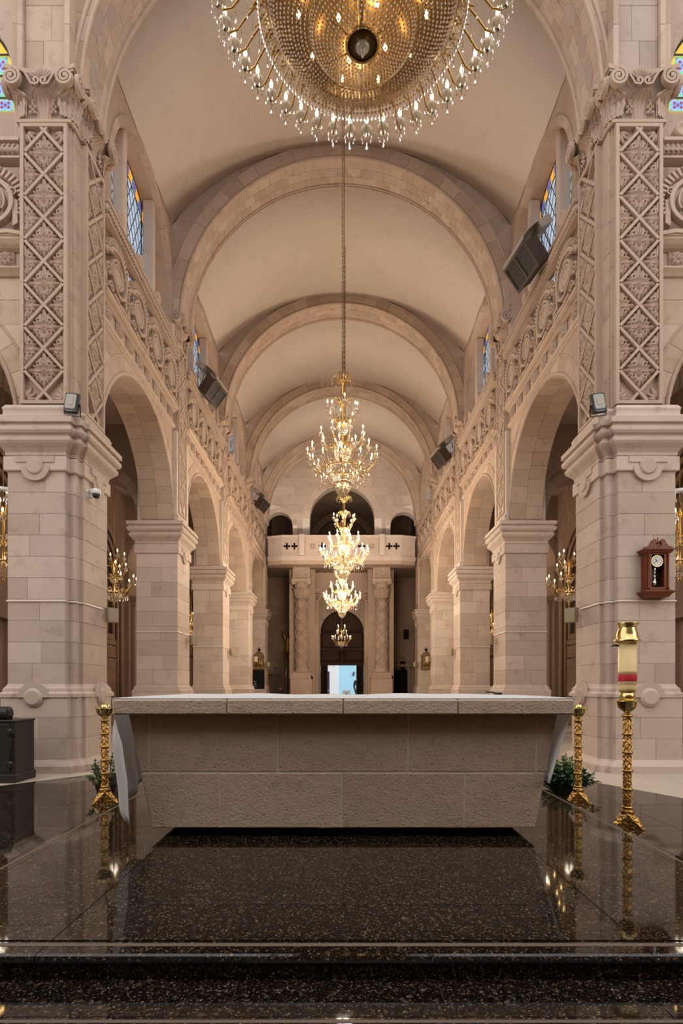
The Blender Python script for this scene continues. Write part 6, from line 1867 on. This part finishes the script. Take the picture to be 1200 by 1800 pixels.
for sg in (-1, 1):
    P = [(.205, .672), (.205, .69), (.15, .705), (.115, .74), (.09, .79), (.06, .812), (.035, .795), (.032, .76), (.045, .735), (.03, .70), (.0, .69), (0, .672)]
    P = [(sg * a, b) for a, b in P]
    m.prism(P if sg > 0 else P[::-1], FRONT, D - .02, D + .05)
m.build('swan_neck_pediment', 'mahogany', ck)
m = MB(); m.smooth = True; m.lathe([(.02, .69), (.02, .72), (.008, .73), (.024, .755), (.02, .775), (.006, .785), (.010, .815), (0, .845)], 12, (0, -D - .01, 0)); m.build('finial', 'mahogany', ck)
m = MB(); m.smooth = False; m.lathe([(.084, 0), (.084, -.012), (.08, -.015), (0, -.015)], 32, (0, -D + .02, .49), 'y'); m.build('dial', 'clock_face', ck)
m = MB(); ring(m, 1, 0, .1) if 0 else m.tube([(.083 * cos(2 * pi * i / 32), -D + .004, .49 + .083 * sin(2 * pi * i / 32)) for i in range(32)], .0035, 6, closed=True); m.smooth = True; m.build('dial_bezel', 'brass_polished', ck)
yd = D - .002
m = MB()
num = {1: 'I', 2: 'II', 3: 'III', 4: 'IIII', 5: 'V', 6: 'VI', 7: 'VII', 8: 'VIII', 9: 'IX', 10: 'X', 11: 'XI', 12: 'XII'}
for hh in range(1, 13):
    a = pi / 2 - hh * pi / 6; n_ = num[hh]; wd_ = {'I': .0042, 'V': .009, 'X': .009}; tot = sum(wd_[c] for c in n_); x = -tot / 2
    def T(u, v, a=a): # glyph coords: u along tangent (clockwise), v radial
        return (cos(a) * (.064 + v) + sin(a) * u, .49 + sin(a) * (.064 + v) - cos(a) * u)
    for c in n_:
        w_ = wd_[c]
        strokes = {'I': [((w_ / 2, -.008), (w_ / 2, .008))], 'V': [((.0, .008), (w_ / 2, -.008)), ((w_ / 2, -.008), (w_, .008))], 'X': [((0, -.008), (w_, .008)), ((0, .008), (w_, -.008))]}[c]
        for (p, q) in strokes: m.band([T(x + p[0], p[1]), T(x + q[0], q[1])], .0010, FRONT, yd - .004, yd - .002)
        x += w_
m.build('numerals', 'ink', ck)
m = MB()
ah = pi / 2 - (10 + 40 / 60) * pi / 6; am = pi / 2 - 40 * pi / 30
m.band([(-.01 * cos(ah), .49 - .01 * sin(ah)), (.025 * cos(ah), .49 + .025 * sin(ah)), (.042 * cos(ah), .49 + .042 * sin(ah))], [.002, .006, .001], FRONT, yd - .002, yd)
m.band([(-.012 * cos(am), .49 - .012 * sin(am)), (.035 * cos(am), .49 + .035 * sin(am)), (.064 * cos(am), .49 + .064 * sin(am))], [.002, .004, .001], FRONT, yd, yd + .001)
m.sector((0, .49), .0005, .006, 0, 2 * pi, FRONT, yd, yd + .002, 10); m.build('hands', 'ink', ck)
m = MB(); m.box(-.006, .006, -.09, -.085, .20, .40); m.smooth = True
for z, r_ in ((.27, .03), (.32, .022), (.36, .016)): m.lathe([(r_, -.004), (r_, .004)], 14, (0, -.088, z), 'y')
m.lathe([(0, -.012), (.03, -.010), (.042, 0), (.03, .008)], 20, (-.006, -.09, .175), 'y'); m.build('pendulum', 'silver', ck)

# ------------------------------------------------------------------ floodlights on the crossing pillars
for s, side in SIDES:
    f = thing('floodlight', f'black square floodlight standing on the cornice of the {side} crossing pillar', 'floodlight', ((3.36 if s > 0 else -3.52), 7.38, 4.66), R(10) * s)
    for ch, (x0, x1, y0, y1, z0, z1, mt, c) in {'housing': (-.10, .10, -.02, .04, .02, .27, 'black_plastic', .012)}.items(): MB().cbox(x0, x1, y0, y1, z0, z1, c).build(ch, mt, f)
    m = MB(); m.prism([(-.06, .065), (.06, .065), (.075, .085), (.075, .23), (.06, .25), (-.06, .25), (-.075, .23), (-.075, .085)], FRONT, .02, .026); m.build('reflector', 'lens_glass', f)
    MB().prism([(-.036, .115), (.036, .115), (.036, .205), (-.036, .205)], FRONT, .026, .030).build('led_panel', 'led_panel', f)
    m = MB()
    for i in range(6): m.prism([(-.05 + .017 * i, .032), (-.04 + .017 * i, .032), (-.04 + .017 * i, .042), (-.05 + .017 * i, .042)], FRONT, .020, .0212)
    m.build('small_print', 'notice_print', f)
    m = MB(); m.tube([(-.11, .02, .14), (-.115, .05, .0), (.115, .05, .0), (.11, .02, .14)], .010, 6); m.build('bracket', 'black_metal', f)
    f.rotation_euler[1] = R(9 if s < 0 else -12)

# ------------------------------------------------------------------ security cameras, small speakers, big speakers
def security_camera(label, loc, rz, dome=True):
    t = thing('security_camera', label, 'camera', loc, rz, 'white security cameras on the pillars')
    MB().cbox(-.06, .06, -.03, 0, -.05, .06, .01).build('wall_plate', 'white_plastic', t)
    m = MB(); m.smooth = True; m.lathe([(.03, -.17), (.033, -.03), (.03, .0)], 12, (0, 0, .03), 'y'); m.build('arm', 'white_plastic', t)
    m = MB(); m.smooth = True; m.lathe([(.0, .05), (.045, .045), (.062, .02), (.062, -.02), (.055, -.03)], 16, (0, -.17, 0)); m.build('dome_housing', 'white_plastic', t)
    m = MB(); m.smooth = True; m.lathe([(.052, -.03), (.046, -.06), (.025, -.08), (0, -.085)], 14, (0, -.17, 0)); m.build('dome_lens', 'black_plastic', t)
security_camera('white dome security camera on the inner face of the left crossing pillar', (-3.50, 7.86, 3.78), R(60))
security_camera('white dome security camera at the left picture edge, on the outer side of the pillar', (-4.44, 7.62, 3.73), R(-62))
security_camera('white dome security camera at the right picture edge, on the outer side of the pillar', (4.44, 7.62, 3.71), R(62))
lab = ['on the {} crossing pillar', 'on the second pillar of the {} arcade', 'on the third pillar of the {} arcade', 'on the fourth pillar of the {} arcade']
for s, side in SIDES:
    for k in range(4):
        y1 = PIERS[k][1]
        small_speaker(side, k, ((XN - .09) * s, y1 - .12, 2.17), R(-50) * s, 'small beige wall speaker ' + lab[k].format(side))
def big_speaker(label, s, y, z, rz_, tilt, k=1.0):
    t = thing('loudspeaker', label, 'loudspeaker', (s * 3.50, y, z), rz_, 'big dark loudspeakers on the gallery rail', scale=(k, k, k))
    t.rotation_mode = 'ZYX' if 0 else 'XYZ'
    t.rotation_euler = (R(tilt), 0, rz_)
    m = MB(); m.prism([(-.34, 0), (.34, 0), (.34, .42), (-.34, .42)], FRONT, .10, .36); m.build('cabinet', 'speaker_wood', t)
    m = MB()
    for (a, b, c, d) in ((-.36, .36, -.02, .02), (-.36, .36, .40, .44), (-.36, -.32, .02, .40), (.32, .36, .02, .40), (-.02, .02, .02, .40)): m.prism([(a, c), (b, c), (b, d), (a, d)], FRONT, .34, .38)
    m.build('front_frame', 'speaker_wood', t)
    for a, b in ((-.32, -.02), (.02, .32)):
        MB().prism([(a, .02), (b, .02), (b, .40), (a, .40)], FRONT, .35, .365).build('grille', 'speaker_grille', t)
    m = MB(); m.smooth = False
    n = 8; V = []; F = []
    for i in range(n + 1):
        a = pi / 2 * i / n
        for x in (-.36, .36): V += [(x, .22 - .42 * sin(a) - .16, .46 + .10 * cos(a)), (x, .22 - .42 * sin(a) - .16, .475 + .10 * cos(a))]
    for i in range(n): b = 4 * i; F += [(b, b + 2, b + 6, b + 4), (b + 1, b + 5, b + 7, b + 3), (b, b + 4, b + 5, b + 1), (b + 2, b + 3, b + 7, b + 6)]
    m.add(V, F); m.box(-.36, .36, .05, .30, .44, .57); m.build('bent_cover', 'grey_sheet', t)
    m = MB(); m.tube([(.1, .3, .5), (.14, .2, .2), (.10, .14, .0)], .008, 5); m.build('speaker_cable', 'black_plastic', t)
    m = MB(); m.box(-.30, .30, .0, .45, -.06, -.03) if 0 else m.box(-.05, .05, -.1, .35, -.05, -.02); m.build('bracket', 'black_metal', t)
    return t
big_speaker('big dark loudspeaker over the gallery rail, first bay on the right', 1, 9.85, 8.38, R(-80), 38, 1.0)
big_speaker('big dark loudspeaker over the gallery rail, second bay on the left', -1, 14.1, 8.38, R(80), 38)
big_speaker('big dark loudspeaker over the gallery rail, third bay on the right', 1, 18.2, 8.38, R(-80), 38)
big_speaker('big dark loudspeaker over the gallery rail, fourth bay on the left', -1, 22.9, 8.38, R(80), 38)
small_speaker('r', 9, (3.40, 25.99, 2.10), R(-50), 'small beige wall speaker beside the plaque on the far right pillar')
small_speaker('l', 9, (-3.40, 25.99, 2.10), R(50), 'small beige wall speaker beside the plaque on the far left pillar')

# ------------------------------------------------------------------ unseen sanctuary behind the camera (it shades the low light)
ap = thing('wall_apse', 'plain brown wall of the apse behind the viewpoint', 'wall', (0, -3.6, 0), kind='structure')
MB().box(-9.2, 9.2, -3.9, -3.6, -.1, 8.5).build('wooden_panelling', 'picture_brown', ap, (0, -3.6, 0))
for s, side in SIDES:
    MB().box(8.9, 9.2, -3.6, 8.0, -.1, 6.0).build('transept_end', 'stone_warm', ap, (0, -3.6, 0), mirror=s < 0)
